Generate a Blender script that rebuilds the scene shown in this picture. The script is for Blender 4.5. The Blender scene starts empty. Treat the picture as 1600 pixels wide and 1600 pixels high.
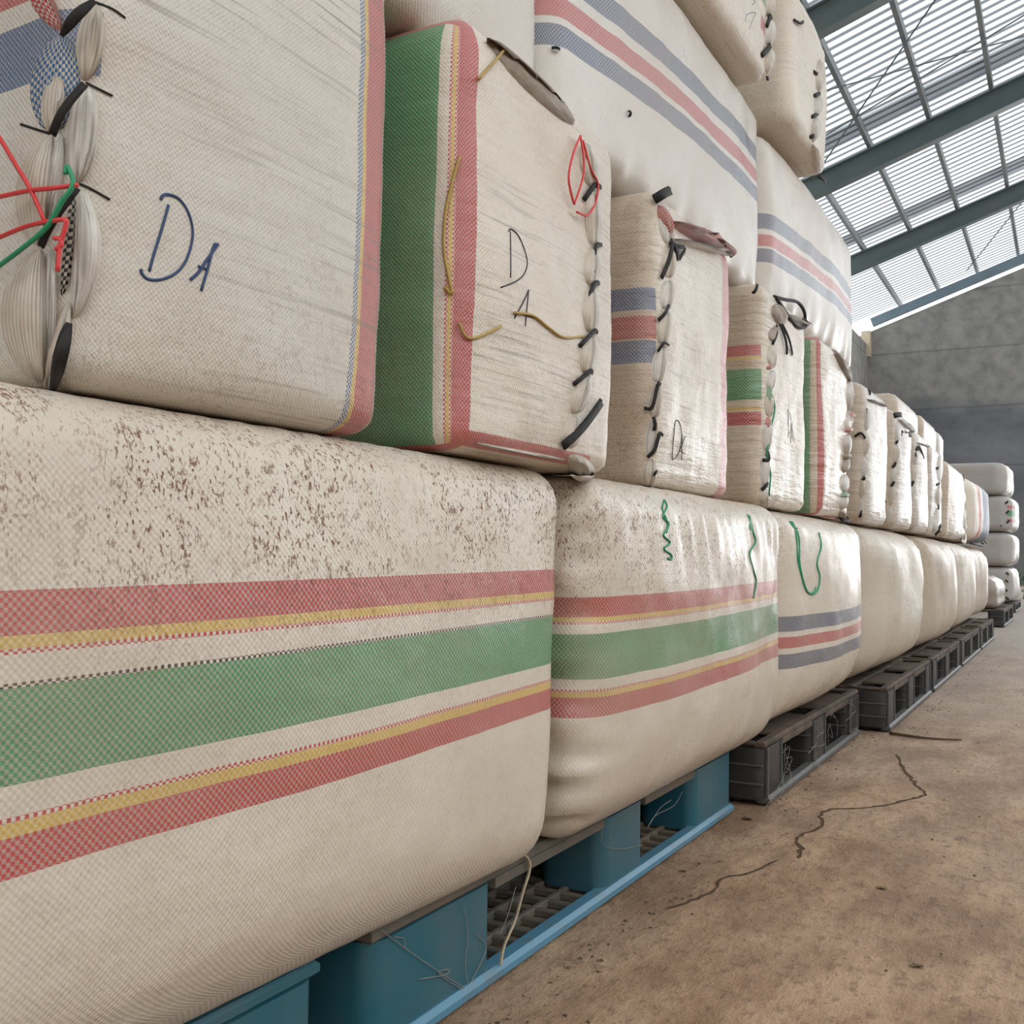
import bpy, math, random
from mathutils import Vector, Matrix, noise
from mathutils.bvhtree import BVHTree
S = bpy.context.scene
COL = S.collection
random.seed(7)
R = math.radians

# ------------------------------------------------------------------ camera, sky, exposure
CAM_H = 0.54
YAW, PITCH, ROLL = R(29.1), R(2.31), R(0.8)
F0 = Vector((-math.sin(YAW) * math.cos(PITCH), math.cos(YAW) * math.cos(PITCH), math.sin(PITCH)))
R0 = Vector((math.cos(YAW), math.sin(YAW), 0))
U0 = R0.cross(F0)
CR = R0 * math.cos(ROLL) + U0 * math.sin(ROLL)
CU = U0 * math.cos(ROLL) - R0 * math.sin(ROLL)
EYE = Vector((0, 0, CAM_H))
cam_data = bpy.data.cameras.new('camera'); cam = bpy.data.objects.new('camera', cam_data); COL.objects.link(cam)
cam_data.sensor_width = 36; cam_data.lens = 36; cam_data.clip_start = 0.02; cam_data.clip_end = 400
m = Matrix((CR, CU, -F0)).transposed().to_4x4(); m.translation = EYE
cam.matrix_world = m
cam_data.dof.use_dof = False
S.camera = cam
S.view_settings.view_transform = 'Standard'; S.view_settings.look = 'None'
S.view_settings.gamma = 1; S.view_settings.use_curve_mapping = False
S.view_settings.exposure = 0.0
S.cycles.max_bounces = 8; S.cycles.diffuse_bounces = 5; S.cycles.transmission_bounces = 6
S.cycles.sample_clamp_indirect = 6.0
world = bpy.data.worlds.new('overcast_sky'); S.world = world; world.use_nodes = True
bg = world.node_tree.nodes['Background']
bg.inputs[0].default_value = (0.93, 0.97, 1.0, 1); bg.inputs[1].default_value = 2.0
# daylight of the sunlit yard coming in through the big doorway at the far right end
door_light = bpy.data.lights.new('doorway_daylight', 'AREA'); door_light.shape = 'RECTANGLE'; door_light.size = 3.2; door_light.size_y = 4.0
door_light.energy = 290; door_light.color = (.97, .98, 1.0)
dl = bpy.data.objects.new('doorway_daylight', door_light); COL.objects.link(dl); dl.location = (1.9, 25.2, 2.3); dl.rotation_euler = (R(90), 0, 0)
dl.rotation_euler = (Vector((0, -1, 0))).to_track_quat('-Z', 'Z').to_euler()


def ray(px, py):
    d = F0 * 1600 + CR * (px - 800) + CU * (800 - py)
    return d.normalized()
def on_x(px, py, X):
    d = ray(px, py); return EYE + d * ((X - EYE.x) / d.x)
def on_y(px, py, Y):
    d = ray(px, py); return EYE + d * ((Y - EYE.y) / d.y)
def on_z(px, py, Z):
    d = ray(px, py); return EYE + d * ((Z - EYE.z) / d.z)

# ------------------------------------------------------------------ small helpers
def tag(o, label=None, cat=None, group=None, kind=None):
    if label: o['label'] = label
    if cat: o['category'] = cat
    if group: o['group'] = group
    if kind: o['kind'] = kind
    return o
def empty(name, loc):
    o = bpy.data.objects.new(name, None); COL.objects.link(o); o.location = loc; o.empty_display_size = .05
    return o
def mesh_obj(name, verts, faces, mat=None, parent=None, smooth=False, loc=None, uvs=None):
    me = bpy.data.meshes.new(name)
    org = Vector(loc) if loc is not None else (Vector(parent_loc(parent)) if parent else Vector((0, 0, 0)))
    me.from_pydata([(v[0] - org.x, v[1] - org.y, v[2] - org.z) for v in verts], [], faces)
    if uvs:
        ul = me.uv_layers.new(name='UVMap')
        flat = []
        for f in uvs:
            for u in f: flat.extend(u)
        ul.data.foreach_set('uv', flat)
    if smooth: me.polygons.foreach_set('use_smooth', [True] * len(me.polygons))
    if mat: me.materials.append(mat)
    me.update()
    o = bpy.data.objects.new(name, me); COL.objects.link(o)
    if parent:
        o.parent = parent
        pl = parent_loc(parent)
        o.location = org - pl if loc is not None else (0, 0, 0)
    else:
        o.location = org
    return o
def parent_loc(p):
    v = Vector(p.location)
    while p.parent: p = p.parent; v += Vector(p.location)
    return v

class MB:
    """collects boxes, tubes and ribbons in world coordinates"""
    def __init__(s): s.v = []; s.f = []
    def add(s, v, f):
        b = len(s.v); s.v += [tuple(x) for x in v]; s.f += [tuple(i + b for i in q) for q in f]
    def box(s, x0, x1, y0, y1, z0, z1, c=0.0):
        if c <= 0:
            v = [(x, y, z) for z in (z0, z1) for (x, y) in ((x0, y0), (x1, y0), (x1, y1), (x0, y1))]
            s.add(v, [(3, 2, 1, 0), (4, 5, 6, 7), (0, 1, 5, 4), (1, 2, 6, 5), (2, 3, 7, 6), (3, 0, 4, 7)]); return
        c = min(c, (x1 - x0) / 2.01, (y1 - y0) / 2.01, (z1 - z0) / 2.01)
        rings = []
        def ring(z, i):
            a, b_, d, e = x0 + i, x1 - i, y0 + i, y1 - i
            return [(a, d, z), (b_, d, z), (b_, e, z), (a, e, z)]
        v = ring(z0, c) + ring(z0 + c, 0) + ring(z1 - c, 0) + ring(z1, c)
        f = [(3, 2, 1, 0), (12, 13, 14, 15)]
        for k in range(3):
            for i in range(4):
                f.append((k * 4 + i, k * 4 + (i + 1) % 4, k * 4 + 4 + (i + 1) % 4, k * 4 + 4 + i))
        s.add(v, f)
    def beam(s, p, q, w, h, up=Vector((0, 0, 1))):
        p = Vector(p); q = Vector(q); t = (q - p).normalized(); a = t.cross(up).normalized() * (w / 2); b = a.cross(t).normalized() * (h / 2)
        v = []
        for c in (p, q): v += [c - a - b, c + a - b, c + a + b, c - a + b]
        s.add(v, [(3, 2, 1, 0), (4, 5, 6, 7), (0, 1, 5, 4), (1, 2, 6, 5), (2, 3, 7, 6), (3, 0, 4, 7)])
    def tube(s, pts, r, n=6, taper=None):
        pts = [Vector(p) for p in pts]; prev = None; rings = []
        for i, p in enumerate(pts):
            t = (pts[min(i + 1, len(pts) - 1)] - pts[max(i - 1, 0)])
            t = t.normalized() if t.length > 1e-9 else Vector((0, 0, 1))
            a = prev if prev else (Vector((0, 0, 1)) if abs(t.z) < .9 else Vector((1, 0, 0)))
            a = (a - t * a.dot(t)).normalized(); prev = a; b = t.cross(a)
            rr = r * (taper[i] if taper else 1)
            rings.append([p + (a * math.cos(2 * math.pi * k / n) + b * math.sin(2 * math.pi * k / n)) * rr for k in range(n)])
        v = [x for q in rings for x in q]; f = []
        for i in range(len(pts) - 1):
            for k in range(n):
                f.append((i * n + k, i * n + (k + 1) % n, (i + 1) * n + (k + 1) % n, (i + 1) * n + k))
        f.append(tuple(range(n - 1, -1, -1))); f.append(tuple((len(pts) - 1) * n + k for k in range(n)))
        s.add(v, f)
    def strap(s, pts, w, th, nrm, widths=None):
        """flat strap with thickness following pts, its broad side facing nrm, creased along the middle"""
        pts = [Vector(p) for p in pts]; nrm = Vector(nrm).normalized(); v = []; f = []
        for i, p in enumerate(pts):
            t = (pts[min(i + 1, len(pts) - 1)] - pts[max(i - 1, 0)]).normalized()
            a = t.cross(nrm).normalized(); k = (widths[i] if widths else 1) * w / 2; n2 = a.cross(t).normalized()
            v += [p - a * k, p - a * k * .35 + n2 * th, p + a * k * .1 + n2 * th * .55, p + a * k + n2 * th * .7, p + a * k * .8 - n2 * th * .3, p - a * k * .8 - n2 * th * .3]
        for i in range(len(pts) - 1):
            for k in range(6): f.append((i * 6 + k, (i + 1) * 6 + k, (i + 1) * 6 + (k + 1) % 6, i * 6 + (k + 1) % 6))
        f.append((0, 1, 2, 3, 4, 5)); L = (len(pts) - 1) * 6; f.append(tuple(L + k for k in (5, 4, 3, 2, 1, 0)))
        s.add(v, f)
    def build(s, name, mat, parent=None, smooth=False, loc=None):
        return mesh_obj(name, s.v, s.f, mat, parent, smooth, loc)

def smooth_path(pts, n=6):
    """Catmull-Rom through pts"""
    P = [Vector(p) for p in pts]
    if len(P) < 3: 
        return [P[0].lerp(P[-1], k / n) for k in range(n + 1)]
    out = []
    for i in range(len(P) - 1):
        a = P[i - 1] if i else P[0] * 2 - P[1]; b = P[i]; c = P[i + 1]; d = P[i + 2] if i + 2 < len(P) else P[-1] * 2 - P[-2]
        for k in range(n):
            t = k / n
            out.append(.5 * ((2 * b) + (c - a) * t + (2 * a - 5 * b + 4 * c - d) * t * t + (3 * b - a - 3 * c + d) * t ** 3))
    out.append(P[-1]); return out

# ------------------------------------------------------------------ materials
class NT:
    def __init__(s, name):
        s.m = bpy.data.materials.new(name); s.m.use_nodes = True; s.t = s.m.node_tree
        s.b = s.t.nodes['Principled BSDF']; s.out = s.t.nodes['Material Output']
    def n(s, typ, **kw):
        x = s.t.nodes.new(typ)
        for k, v in kw.items(): setattr(x, k, v)
        return x
    def put(s, sock, v):
        if v is None: return
        if hasattr(v, 'is_linked') or hasattr(v, 'links'): s.t.links.new(v, sock)
        elif isinstance(v, (tuple, list)):
            sock.default_value = tuple(v) + ((1,) if len(v) == 3 and len(sock.default_value) == 4 else ())
        else: sock.default_value = v
    def math(s, op, a, b=None, c=None, clamp=False):
        x = s.n('ShaderNodeMath', operation=op, use_clamp=clamp); s.put(x.inputs[0], a); s.put(x.inputs[1], b); s.put(x.inputs[2], c); return x.outputs[0]
    def mix(s, f, a, b, blend='MIX'):
        x = s.n('ShaderNodeMix', data_type='RGBA', blend_type=blend); s.put(x.inputs[0], f); s.put(x.inputs[6], a); s.put(x.inputs[7], b); return x.outputs[2]
    def ramp(s, f, a, b, lo=0.0, hi=1.0):
        x = s.n('ShaderNodeMapRange', clamp=True); s.put(x.inputs[0], f); x.inputs[1].default_value = a; x.inputs[2].default_value = b; x.inputs[3].default_value = lo; x.inputs[4].default_value = hi; return x.outputs[0]
    def noise(s, vec, scale, detail=3, rough=.55, dim='3D'):
        x = s.n('ShaderNodeTexNoise', noise_dimensions=dim); s.put(x.inputs['Vector'], vec); x.inputs['Scale'].default_value = scale; x.inputs['Detail'].default_value = detail; x.inputs['Roughness'].default_value = rough; return x.outputs[0]
    def vmul(s, v, k):
        x = s.n('ShaderNodeVectorMath', operation='MULTIPLY'); s.put(x.inputs[0], v); x.inputs[1].default_value = k; return x.outputs[0]
    def bump(s, h, dist, strength=1.0, nrm=None):
        x = s.n('ShaderNodeBump'); x.inputs['Strength'].default_value = strength; x.inputs['Distance'].default_value = dist; s.put(x.inputs['Height'], h); s.put(x.inputs['Normal'], nrm); return x.outputs[0]

RED = (.53, .05, .06); GREEN = (.025, .29, .105); BLUE = (.035, .12, .27); SLATE = (.06, .10, .19); YEL = (.66, .44, .10); BLACK = (.02, .018, .02); NAVY = (.06, .10, .24)  # SLATE: duller blue, with sheen as well as dirt put into the colour
WHITE = (.735, .655, .545)

def sack_mat(name, stripes, white=WHITE, tape=.0030, dirt_hi=0.0, dirt_lo=0.0, dirt_v=(0, 1), dust=.3, streak=0.0, streak_u=None, rough=.36, seed=0.0, bumpd=.0002, crease=0.0, lump=.5, side=None, stain=None):
    """woven plastic tape cloth. uv is in metres round the bale. stripes: (axis, lo, hi, colour, mode, other_lo, other_hi, tilt)"""
    k = NT(name)
    uvn = k.n('ShaderNodeUVMap'); uvn.uv_map = 'UVMap'
    sep = k.n('ShaderNodeSeparateXYZ'); k.put(sep.inputs[0], uvn.outputs[0])
    U, V = sep.outputs[0], sep.outputs[1]
    fu = k.math('MULTIPLY', U, 1 / tape); fv = k.math('MULTIPLY', V, 1 / tape)
    chk = k.math('FLOORED_MODULO', k.math('ADD', k.math('FLOOR', fu), k.math('FLOOR', fv)), 2)
    comb = k.n('ShaderNodeCombineXYZ'); k.put(comb.inputs[0], U); k.put(comb.inputs[1], V); comb.inputs[2].default_value = seed
    P = comb.outputs[0]
    # white cloth: tapes alternate slightly, threads vary
    col = k.mix(k.math('MULTIPLY', chk, .04), white, tuple(c * .72 for c in white))
    tapes = k.noise(k.vmul(P, (8, 1 / tape * .5, 1)), 1, 1)
    col = k.mix(k.ramp(tapes, .35, .7, 0, .10), col, tuple(c * .7 for c in white))
    if side is not None: col = k.mix(k.math('MULTIPLY', k.ramp(U, side + .012, side - .012), k.ramp(k.noise(P, 5, 4), .3, .7, .45, .9)), col, (.55, .42, .29))  # tan side faces: dust, and partly warm light put into the colour
    for st in stripes:
        ax, lo, hi, c, mode = st[:5]
        olo = st[5] if len(st) > 5 else None; ohi = st[6] if len(st) > 6 else None; tilt = st[7] if len(st) > 7 else 0
        a, o = (V, U) if ax == 'v' else (U, V)
        if tilt: a = k.math('SUBTRACT', a, k.math('MULTIPLY', o, tilt))
        mk = k.math('MULTIPLY', k.math('GREATER_THAN', a, lo), k.math('LESS_THAN', a, hi))
        if olo is not None: mk = k.math('MULTIPLY', mk, k.math('GREATER_THAN', o, olo))
        if ohi is not None: mk = k.math('MULTIPLY', mk, k.math('LESS_THAN', o, ohi))
        pale = tuple(w * .62 * .66 + cc * .34 for w, cc in zip(white, c))
        if mode == 'chk': cc = k.mix(chk, pale, c)
        elif mode == 'dash': cc = k.mix(chk, white, c)
        else: cc = k.mix(k.math('MULTIPLY', chk, .3), c, white)
        col = k.mix(mk, col, cc)
    # loosened weave: thin dark gaps running along the tapes
    h = k.math('MULTIPLY', k.math('SINE', k.math('MULTIPLY', fu, math.pi)), k.math('SINE', k.math('MULTIPLY', fv, math.pi)))
    big = k.noise(P, 3.2, 3)
    if streak:
        s1 = k.noise(k.vmul(P, (5, 230, 1)), 1, 3, .6); s2 = k.noise(k.vmul(P, (2.2, 6, 1)), 1, 2)
        g = k.math('MULTIPLY', k.ramp(s1, .54, .66), k.ramp(s2, .38, .6))
        if streak_u: g = k.math('MULTIPLY', g, k.math('GREATER_THAN', U, streak_u))
        col = k.mix(k.math('MULTIPLY', g, streak), col, (.20, .165, .14))
        s3 = k.noise(k.vmul(P, (9, 90, 1)), 1, 2)
        h = k.math('ADD', h, k.math('MULTIPLY', s3, 2.0 * min(1, streak)))
    # dust film
    col = k.mix(k.ramp(big, .35, .75, 0, dust), col, (.44, .33, .24))
    if stain: col = k.mix(k.math('MULTIPLY', k.ramp(V, stain[0], stain[1], 0, stain[2]), k.ramp(k.noise(k.vmul(P, (16, 3.5, 1)), 1, 4, .6), .36, .62, .1, 1)), col, (.36, .25, .155))
    # specks and dribbles of dirt
    mask = k.ramp(V, dirt_v[0], dirt_v[1], dirt_lo, dirt_hi)
    blot = k.ramp(k.noise(P, 7, 4), .30, .52)
    n1 = k.noise(k.vmul(P, (330, 170, 1)), 1, 3, .6); n2 = k.noise(k.vmul(P, (95, 62, 1)), 1, 5, .72)
    cr = k.math('ABSOLUTE', k.math('SUBTRACT', k.noise(k.vmul(P, (150, 60, 1)), 1, 3), .5))
    sp = k.math('MAXIMUM', k.ramp(n1, .575, .635), k.ramp(n2, .60, .65))
    ln = k.math('MULTIPLY', k.ramp(cr, .04, .012), k.ramp(k.noise(k.vmul(P, (1, 1, 1)), 55, 3), .50, .60))
    d = k.math('MULTIPLY', k.math('MULTIPLY', k.math('MAXIMUM', sp, ln), mask), blot, clamp=True)
    col = k.mix(d, col, (.19, .085, .045))
    # darker splashes
    n3 = k.noise(k.vmul(P, (11, 11, 1)), 1, 5, .65)
    col = k.mix(k.ramp(n3, .73, .78, 0, .75), col, (.2, .11, .07))
    k.put(k.b.inputs['Base Color'], col)
    k.put(k.b.inputs['Roughness'], k.math('ADD', k.ramp(big, .3, .7, rough - .06, rough + .12), k.math('MULTIPLY', d, .3)))
    k.b.inputs['Specular IOR Level'].default_value = .5
    nz = k.noise(k.vmul(P, (1, 1, 1)), 22, 4)
    b1 = k.bump(nz, .006, lump)
    if crease:
        rot = k.n('ShaderNodeMapping'); k.put(rot.inputs[0], P); rot.inputs['Rotation'].default_value = (0, 0, R(-10)); rot.inputs['Scale'].default_value = (5, 42, 1)
        b1 = k.bump(k.noise(rot.outputs[0], 1, 4, .6), crease, .8, b1)
    k.put(k.b.inputs['Normal'], k.bump(h, bumpd, .9, b1))
    return k.m

def plain_mat(name, c, rough=.6, spec=.4, var=.25, scale=8.0, c2=None, bump=.0, metallic=0.0, stretch=(1, 1, 1), thr=(.35, .7)):
    k = NT(name)
    tc = k.n('ShaderNodeTexCoord'); v = k.vmul(tc.outputs['Object'], stretch)
    nz = k.noise(v, scale, 5, .6)
    k.put(k.b.inputs['Base Color'], k.mix(k.ramp(nz, thr[0], thr[1], 0, var), c, c2 or tuple(x * .4 for x in c)))
    k.b.inputs['Roughness'].default_value = rough; k.b.inputs['Specular IOR Level'].default_value = spec; k.b.inputs['Metallic'].default_value = metallic
    if bump: k.put(k.b.inputs['Normal'], k.bump(nz, bump, .6))
    return k.m

M = {}
M['strap'] = plain_mat('black_strap', (.020, .018, .018), .6, .2, .5, 90, (.055, .045, .04), .001, stretch=(1, 1, .2))
M['ink_blue'] = plain_mat('blue_marker', (.045, .075, .16), .5, .3, .2, 200)
M['ink_black'] = plain_mat('black_marker', (.045, .04, .055), .5, .3, .2, 200)
M['red_twine'] = plain_mat('red_twine', (.72, .05, .05), .4, .5, .2, 60)
M['green_twine'] = plain_mat('green_twine', (.02, .30, .13), .4, .5, .3, 60)
M['yellow_twine'] = plain_mat('yellow_twine', (.50, .33, .09), .5, .4, .4, 40, (.25, .14, .05))
M['straw'] = plain_mat('pale_string', (.60, .49, .34), .7, .2, .4, 40)
M['fold'] = plain_mat('cloth_fold', (.66, .585, .48), .5, .4, .4, 14, (.42, .33, .24), .002)
M['fold_white'] = plain_mat('bright_cloth_fold', (.72, .68, .62), .38, .5, .25, 14, (.45, .37, .3), .002)

# ------------------------------------------------------------------ the setting
# floor
def floor_mat():
    k = NT('dusty_concrete'); tc = k.n('ShaderNodeTexCoord'); P = tc.outputs['Object']
    big = k.noise(P, .9, 4, .6); mid = k.noise(k.vmul(P, (1, .45, 1)), 6, 6, .65); fine = k.noise(k.vmul(P, (1, .5, 1)), 60, 4, .7); grit = k.noise(P, 260, 2, .6)
    c = k.mix(k.ramp(mid, .40, .60), (.225, .128, .070), (.46, .305, .188))
    c = k.mix(k.ramp(big, .4, .62, 0, .5), c, (.42, .305, .21))
    c = k.mix(k.ramp(fine, .52, .64, 0, .6), c, (.17, .10, .06))
    c = k.mix(k.ramp(grit, .57, .68, 0, .6), c, (.15, .09, .055))
    st = k.noise(k.vmul(P, (.8, 1, 1)), 14, 6, .7); c = k.mix(k.ramp(st, .60, .68, 0, .75), c, (.16, .095, .06))
    # paler and greyer towards the far end
    sep = k.n('ShaderNodeSeparateXYZ'); k.put(sep.inputs[0], P)
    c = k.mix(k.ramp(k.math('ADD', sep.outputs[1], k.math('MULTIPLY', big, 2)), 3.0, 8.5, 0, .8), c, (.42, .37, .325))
    k.put(k.b.inputs['Base Color'], c); k.b.inputs['Roughness'].default_value = .72; k.b.inputs['Specular IOR Level'].default_value = .3
    h = k.math('ADD', k.math('MULTIPLY', mid, 1.0), k.math('MULTIPLY', fine, .35))
    k.put(k.b.inputs['Normal'], k.bump(h, .014, .8)); return k.m
M['floor'] = floor_mat()
fl = mesh_obj('floor', [(-9, -6, 0), (14, -6, 0), (14, 60, 0), (-9, 60, 0)], [(0, 1, 2, 3)], M['floor']); tag(fl, kind='structure')

# building frame: its long axis is turned a touch from the row of bales
BA = R(0.6); BY = Vector((-math.sin(BA), math.cos(BA), 0)); BX = Vector((math.cos(BA), math.sin(BA), 0))
def B(x, y, z): v = BX * x + BY * y; return Vector((v.x, v.y, z))
def on_b(px, py, yb):
    d = ray(px, py); t = yb / (d.x * BY.x + d.y * BY.y); p = EYE + d * t
    return (p.x * BX.x + p.y * BX.y, p.z)
DELTA = 4.5; RY = [DELTA * q for q in (1.64, 2.64, 3.64, 4.64)]; WALL_Y = DELTA * 5.64
p3, p1, p2 = on_b(1360, 231, RY[2]), on_b(1455, 191, RY[2]), on_b(1549, 140, RY[2])
SL = (p2[1] - p3[1]) / (p2[0] - p3[0]); Z0 = (p3[1] + p1[1] + p2[1]) / 3 - SL * (p3[0] + p1[0] + p2[0]) / 3
print('roof slope', SL, 'z0', Z0, p3, p1, p2)
def roof_z(x): return Z0 + SL * x
cx, cz = on_b(1356, 530, WALL_Y); WLX = cx
print('left wall x', WLX, cz, roof_z(WLX))

def sheet_mat():
    k = NT('translucent_roof_sheet'); tc = k.n('ShaderNodeTexCoord'); P = tc.outputs['Object']
    sep = k.n('ShaderNodeSeparateXYZ'); k.put(sep.inputs[0], P)
    nz = k.noise(k.vmul(P, (.6, 1.4, 1)), 1.1, 4); n2 = k.noise(k.vmul(P, (1, 6, 1)), 2.5, 3)
    c = k.mix(k.ramp(nz, .45, .75, 0, .5), (.95, .96, .97), (.68, .71, .74)); c = k.mix(k.ramp(n2, .5, .75, 0, .25), c, (.5, .5, .48))
    tr = k.n('ShaderNodeBsdfTranslucent'); k.put(tr.inputs[0], c); df = k.n('ShaderNodeBsdfDiffuse'); df.inputs[0].default_value = (.6, .62, .64, 1)
    mx = k.n('ShaderNodeMixShader'); mx.inputs[0].default_value = .18; k.t.links.new(tr.outputs[0], mx.inputs[1]); k.t.links.new(df.outputs[0], mx.inputs[2])
    k.t.links.new(mx.outputs[0], k.out.inputs[0]); return k.m
def rib_mat():
    k = NT('grey_sheet_rib'); tr = k.n('ShaderNodeBsdfTranslucent'); tr.inputs[0].default_value = (.30, .32, .34, 1); df = k.n('ShaderNodeBsdfDiffuse'); df.inputs[0].default_value = (.3, .31, .32, 1)  # ribs greyer and denser than the flat pans
    mx = k.n('ShaderNodeMixShader'); mx.inputs[0].default_value = .5; k.t.links.new(tr.outputs[0], mx.inputs[1]); k.t.links.new(df.outputs[0], mx.inputs[2])
    k.t.links.new(mx.outputs[0], k.out.inputs[0]); return k.m
M['sheet'] = sheet_mat(); M['rib'] = rib_mat()
M['steel'] = plain_mat('painted_roof_steel', (.085, .115, .115), .5, .4, .5, 1.5, (.15, .17, .15))
M['purlin'] = plain_mat('grey_purlin', (.16, .18, .19), .5, .4, .4, 2, (.3, .28, .24))
ceil = empty('ceiling', B(0, 10, roof_z(0))); tag(ceil, kind='structure')
X0R, X1R = WLX - .5, 7.5
def roof_sheet(y0, y1):
    v = []; f = []; mi = []; prof = []
    pitch = (y1 - y0) / 5
    for i in range(5):
        a = y0 + i * pitch
        prof += [(a, 0), (a + pitch * .60, 0), (a + pitch * .72, .034), (a + pitch * .88, .034)]
    prof.append((y1, 0))
    for (y, dz) in prof:
        for x in (X0R, X1R): v.append(B(x, y, roof_z(x) + .12 + dz))
    for i in range(len(prof) - 1):
        f.append((2 * i, 2 * i + 1, 2 * i + 3, 2 * i + 2)); mi.append(0 if i % 4 == 0 else 1)
    o = mesh_obj('roof_sheet', v, f, M['sheet'], ceil); o.data.materials.append(M['rib'])
    o.data.polygons.foreach_set('material_index', mi); return o
yy = -6.0
while yy < WALL_Y + .3:
    roof_sheet(yy, yy + 1.0); yy += 1.0
# doubled laps of sheet beside each rafter
for ry in RY:
    o = mesh_obj('lap_sheet', [B(X0R, ry - .95, roof_z(X0R) + .17), B(X1R, ry - .95, roof_z(X1R) + .17), B(X1R, ry - .35, roof_z(X1R) + .17), B(X0R, ry - .35, roof_z(X0R) + .17)], [(0, 1, 2, 3)], M['rib'], ceil)
# rafters (I beams up the slope) and purlins along the building
for ry in RY:
    mb = MB()
    n_ = Vector((-SL, 0, 1)).normalized(); up = BX * n_.x + Vector((0, 0, n_.z))
    for (off, w, h) in ((-.02, .17, .02), (-.19, .02, .34), (-.36, .17, .02)):
        mb.beam(B(X0R + .5, ry, roof_z(X0R + .5) + off), B(X1R, ry, roof_z(X1R) + off), w, h, up)
    mb.build('rafter', M['steel'], ceil)
for px_ in [p3[0] + (p2[0] - p3[0]) / 2 * i for i in range(-5, 12)]:
    if px_ < WLX: continue
    mb = MB(); mb.beam(B(px_, -5, roof_z(px_) + .05), B(px_, WALL_Y + 1.0, roof_z(px_) + .05), .06, .13); mb.build('purlin', M['purlin'], ceil)
# bracing rods under the sheets
def rod(pa, pb):
    (xa, ya), (xb, yb) = pa, pb
    mb = MB(); mb.tube([B(xa, ya, roof_z(xa) - .06), B(xb, yb, roof_z(xb) - .06)], .011, 5); mb.build('bracing_rod', M['steel'], ceil)
rod((p3[0] - .9, RY[2]), (p2[0] + .3, RY[1])); rod((p1[0] - 1.6, RY[1] + 1.6), (p2[0] + 2.2, RY[2] - .4)); rod((p1[0] - 1.8, RY[2] - 1.2), (p2[0] + 2.2, RY[1] + 2.2))
rod((p1[0] - .2, WALL_Y - .4), (p2[0] + .6, RY[3]))

def wall_mat():
    k = NT('bare_block_wall'); tc = k.n('ShaderNodeTexCoord'); P = tc.outputs['Object']
    a = k.noise(k.vmul(P, (.5, .5, 1.1)), .55, 5, .6); b = k.noise(P, 3, 5, .65)
    c = k.mix(k.ramp(a, .36, .66), (.10, .107, .118), (.21, .215, .225)); c = k.mix(k.ramp(b, .5, .75, 0, .45), c, (.09, .09, .095))
    # every lift of the wall has its own tone
    sep = k.n('ShaderNodeSeparateXYZ'); k.put(sep.inputs[0], P)
    zz = k.math('ADD', sep.outputs[2], k.math('MULTIPLY', k.math('SUBTRACT', a, .5), 1.2))
    up = k.ramp(zz, 3.9, 4.3); low = k.ramp(zz, 2.1, 1.5)
    c = k.mix(k.math('MULTIPLY', up, .8), c, k.mix(k.ramp(b, .35, .7), (.34, .325, .29), (.20, .195, .185)))
    c = k.mix(k.math('MULTIPLY', low, .5), c, (.24, .235, .225))
    sm = k.math('ABSOLUTE', k.math('SUBTRACT', k.math('FRACT', k.math('MULTIPLY', k.math('ADD', sep.outputs[2], k.math('MULTIPLY', b, .05)), 1 / 1.35)), .5)); c = k.mix(k.ramp(sm, .475, .5, 0, .45), c, (.07, .07, .075))
    k.put(k.b.inputs['Base Color'], c); k.b.inputs['Roughness'].default_value = .85; k.b.inputs['Specular IOR Level'].default_value = .2
    k.put(k.b.inputs['Normal'], k.bump(b, .01, .5)); return k.m
M['wall'] = wall_mat()
g1 = on_b(1375, 512, WALL_Y); g2 = on_b(1600, 418, WALL_Y); gs = (g2[1] - g1[1]) / (g2[0] - g1[0])
def gtop(x): return g1[1] + gs * (x - g1[0])
XE = 0.35
mb = MB(); mb.beam(B(WLX + .1, WALL_Y - .05, gtop(WLX) + .22), B(7, WALL_Y - .05, gtop(7) + .22), .12, .2); mb.build('rafter', plain_mat('glare_tinted_steel', (.16, .22, .26), .5, .4, .4, 2), ceil)  # paler and bluer than the other rafters: glare put into the colour
v = []
for yb in (WALL_Y, WALL_Y + .2):
    v += [B(WLX - .2, yb, 0), B(XE, yb, 0), B(XE, yb, gtop(XE)), B(WLX - .2, yb, gtop(WLX - .2))]
wb = mesh_obj('wall_back', v, [(0, 1, 2, 3), (7, 6, 5, 4), (0, 4, 5, 1), (1, 5, 6, 2), (2, 6, 7, 3), (3, 7, 4, 0)], M['wall']); tag(wb, kind='structure')
v = []
zl = cz - .15
for xb in (WLX, WLX - .2):
    v += [B(xb, -6, 0), B(xb, WALL_Y, 0), B(xb, WALL_Y, zl), B(xb, -6, zl)]
wl = mesh_obj('wall_left', v, [(0, 1, 2, 3), (7, 6, 5, 4), (0, 4, 5, 1), (1, 5, 6, 2), (2, 6, 7, 3), (3, 7, 4, 0)], M['wall']); tag(wl, kind='structure')
v = []
for yb in (-6.0, -6.2):
    v += [B(WLX, yb, 0), B(7.5, yb, 0), B(7.5, yb, 2.2), B(WLX, yb, 2.2)]
wn_ = mesh_obj('added_wall_near', v, [(0, 1, 2, 3), (7, 6, 5, 4), (0, 4, 5, 1), (1, 5, 6, 2), (2, 6, 7, 3), (3, 7, 4, 0)], M['wall']); tag(wn_, kind='structure')  # unseen low wall behind the camera, added to shape the light
v = []
for xb in (7.5, 7.7):
    v += [B(xb, -6, 0), B(xb, WALL_Y, 0), B(xb, WALL_Y, 2.4), B(xb, -6, 2.4)]
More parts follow.
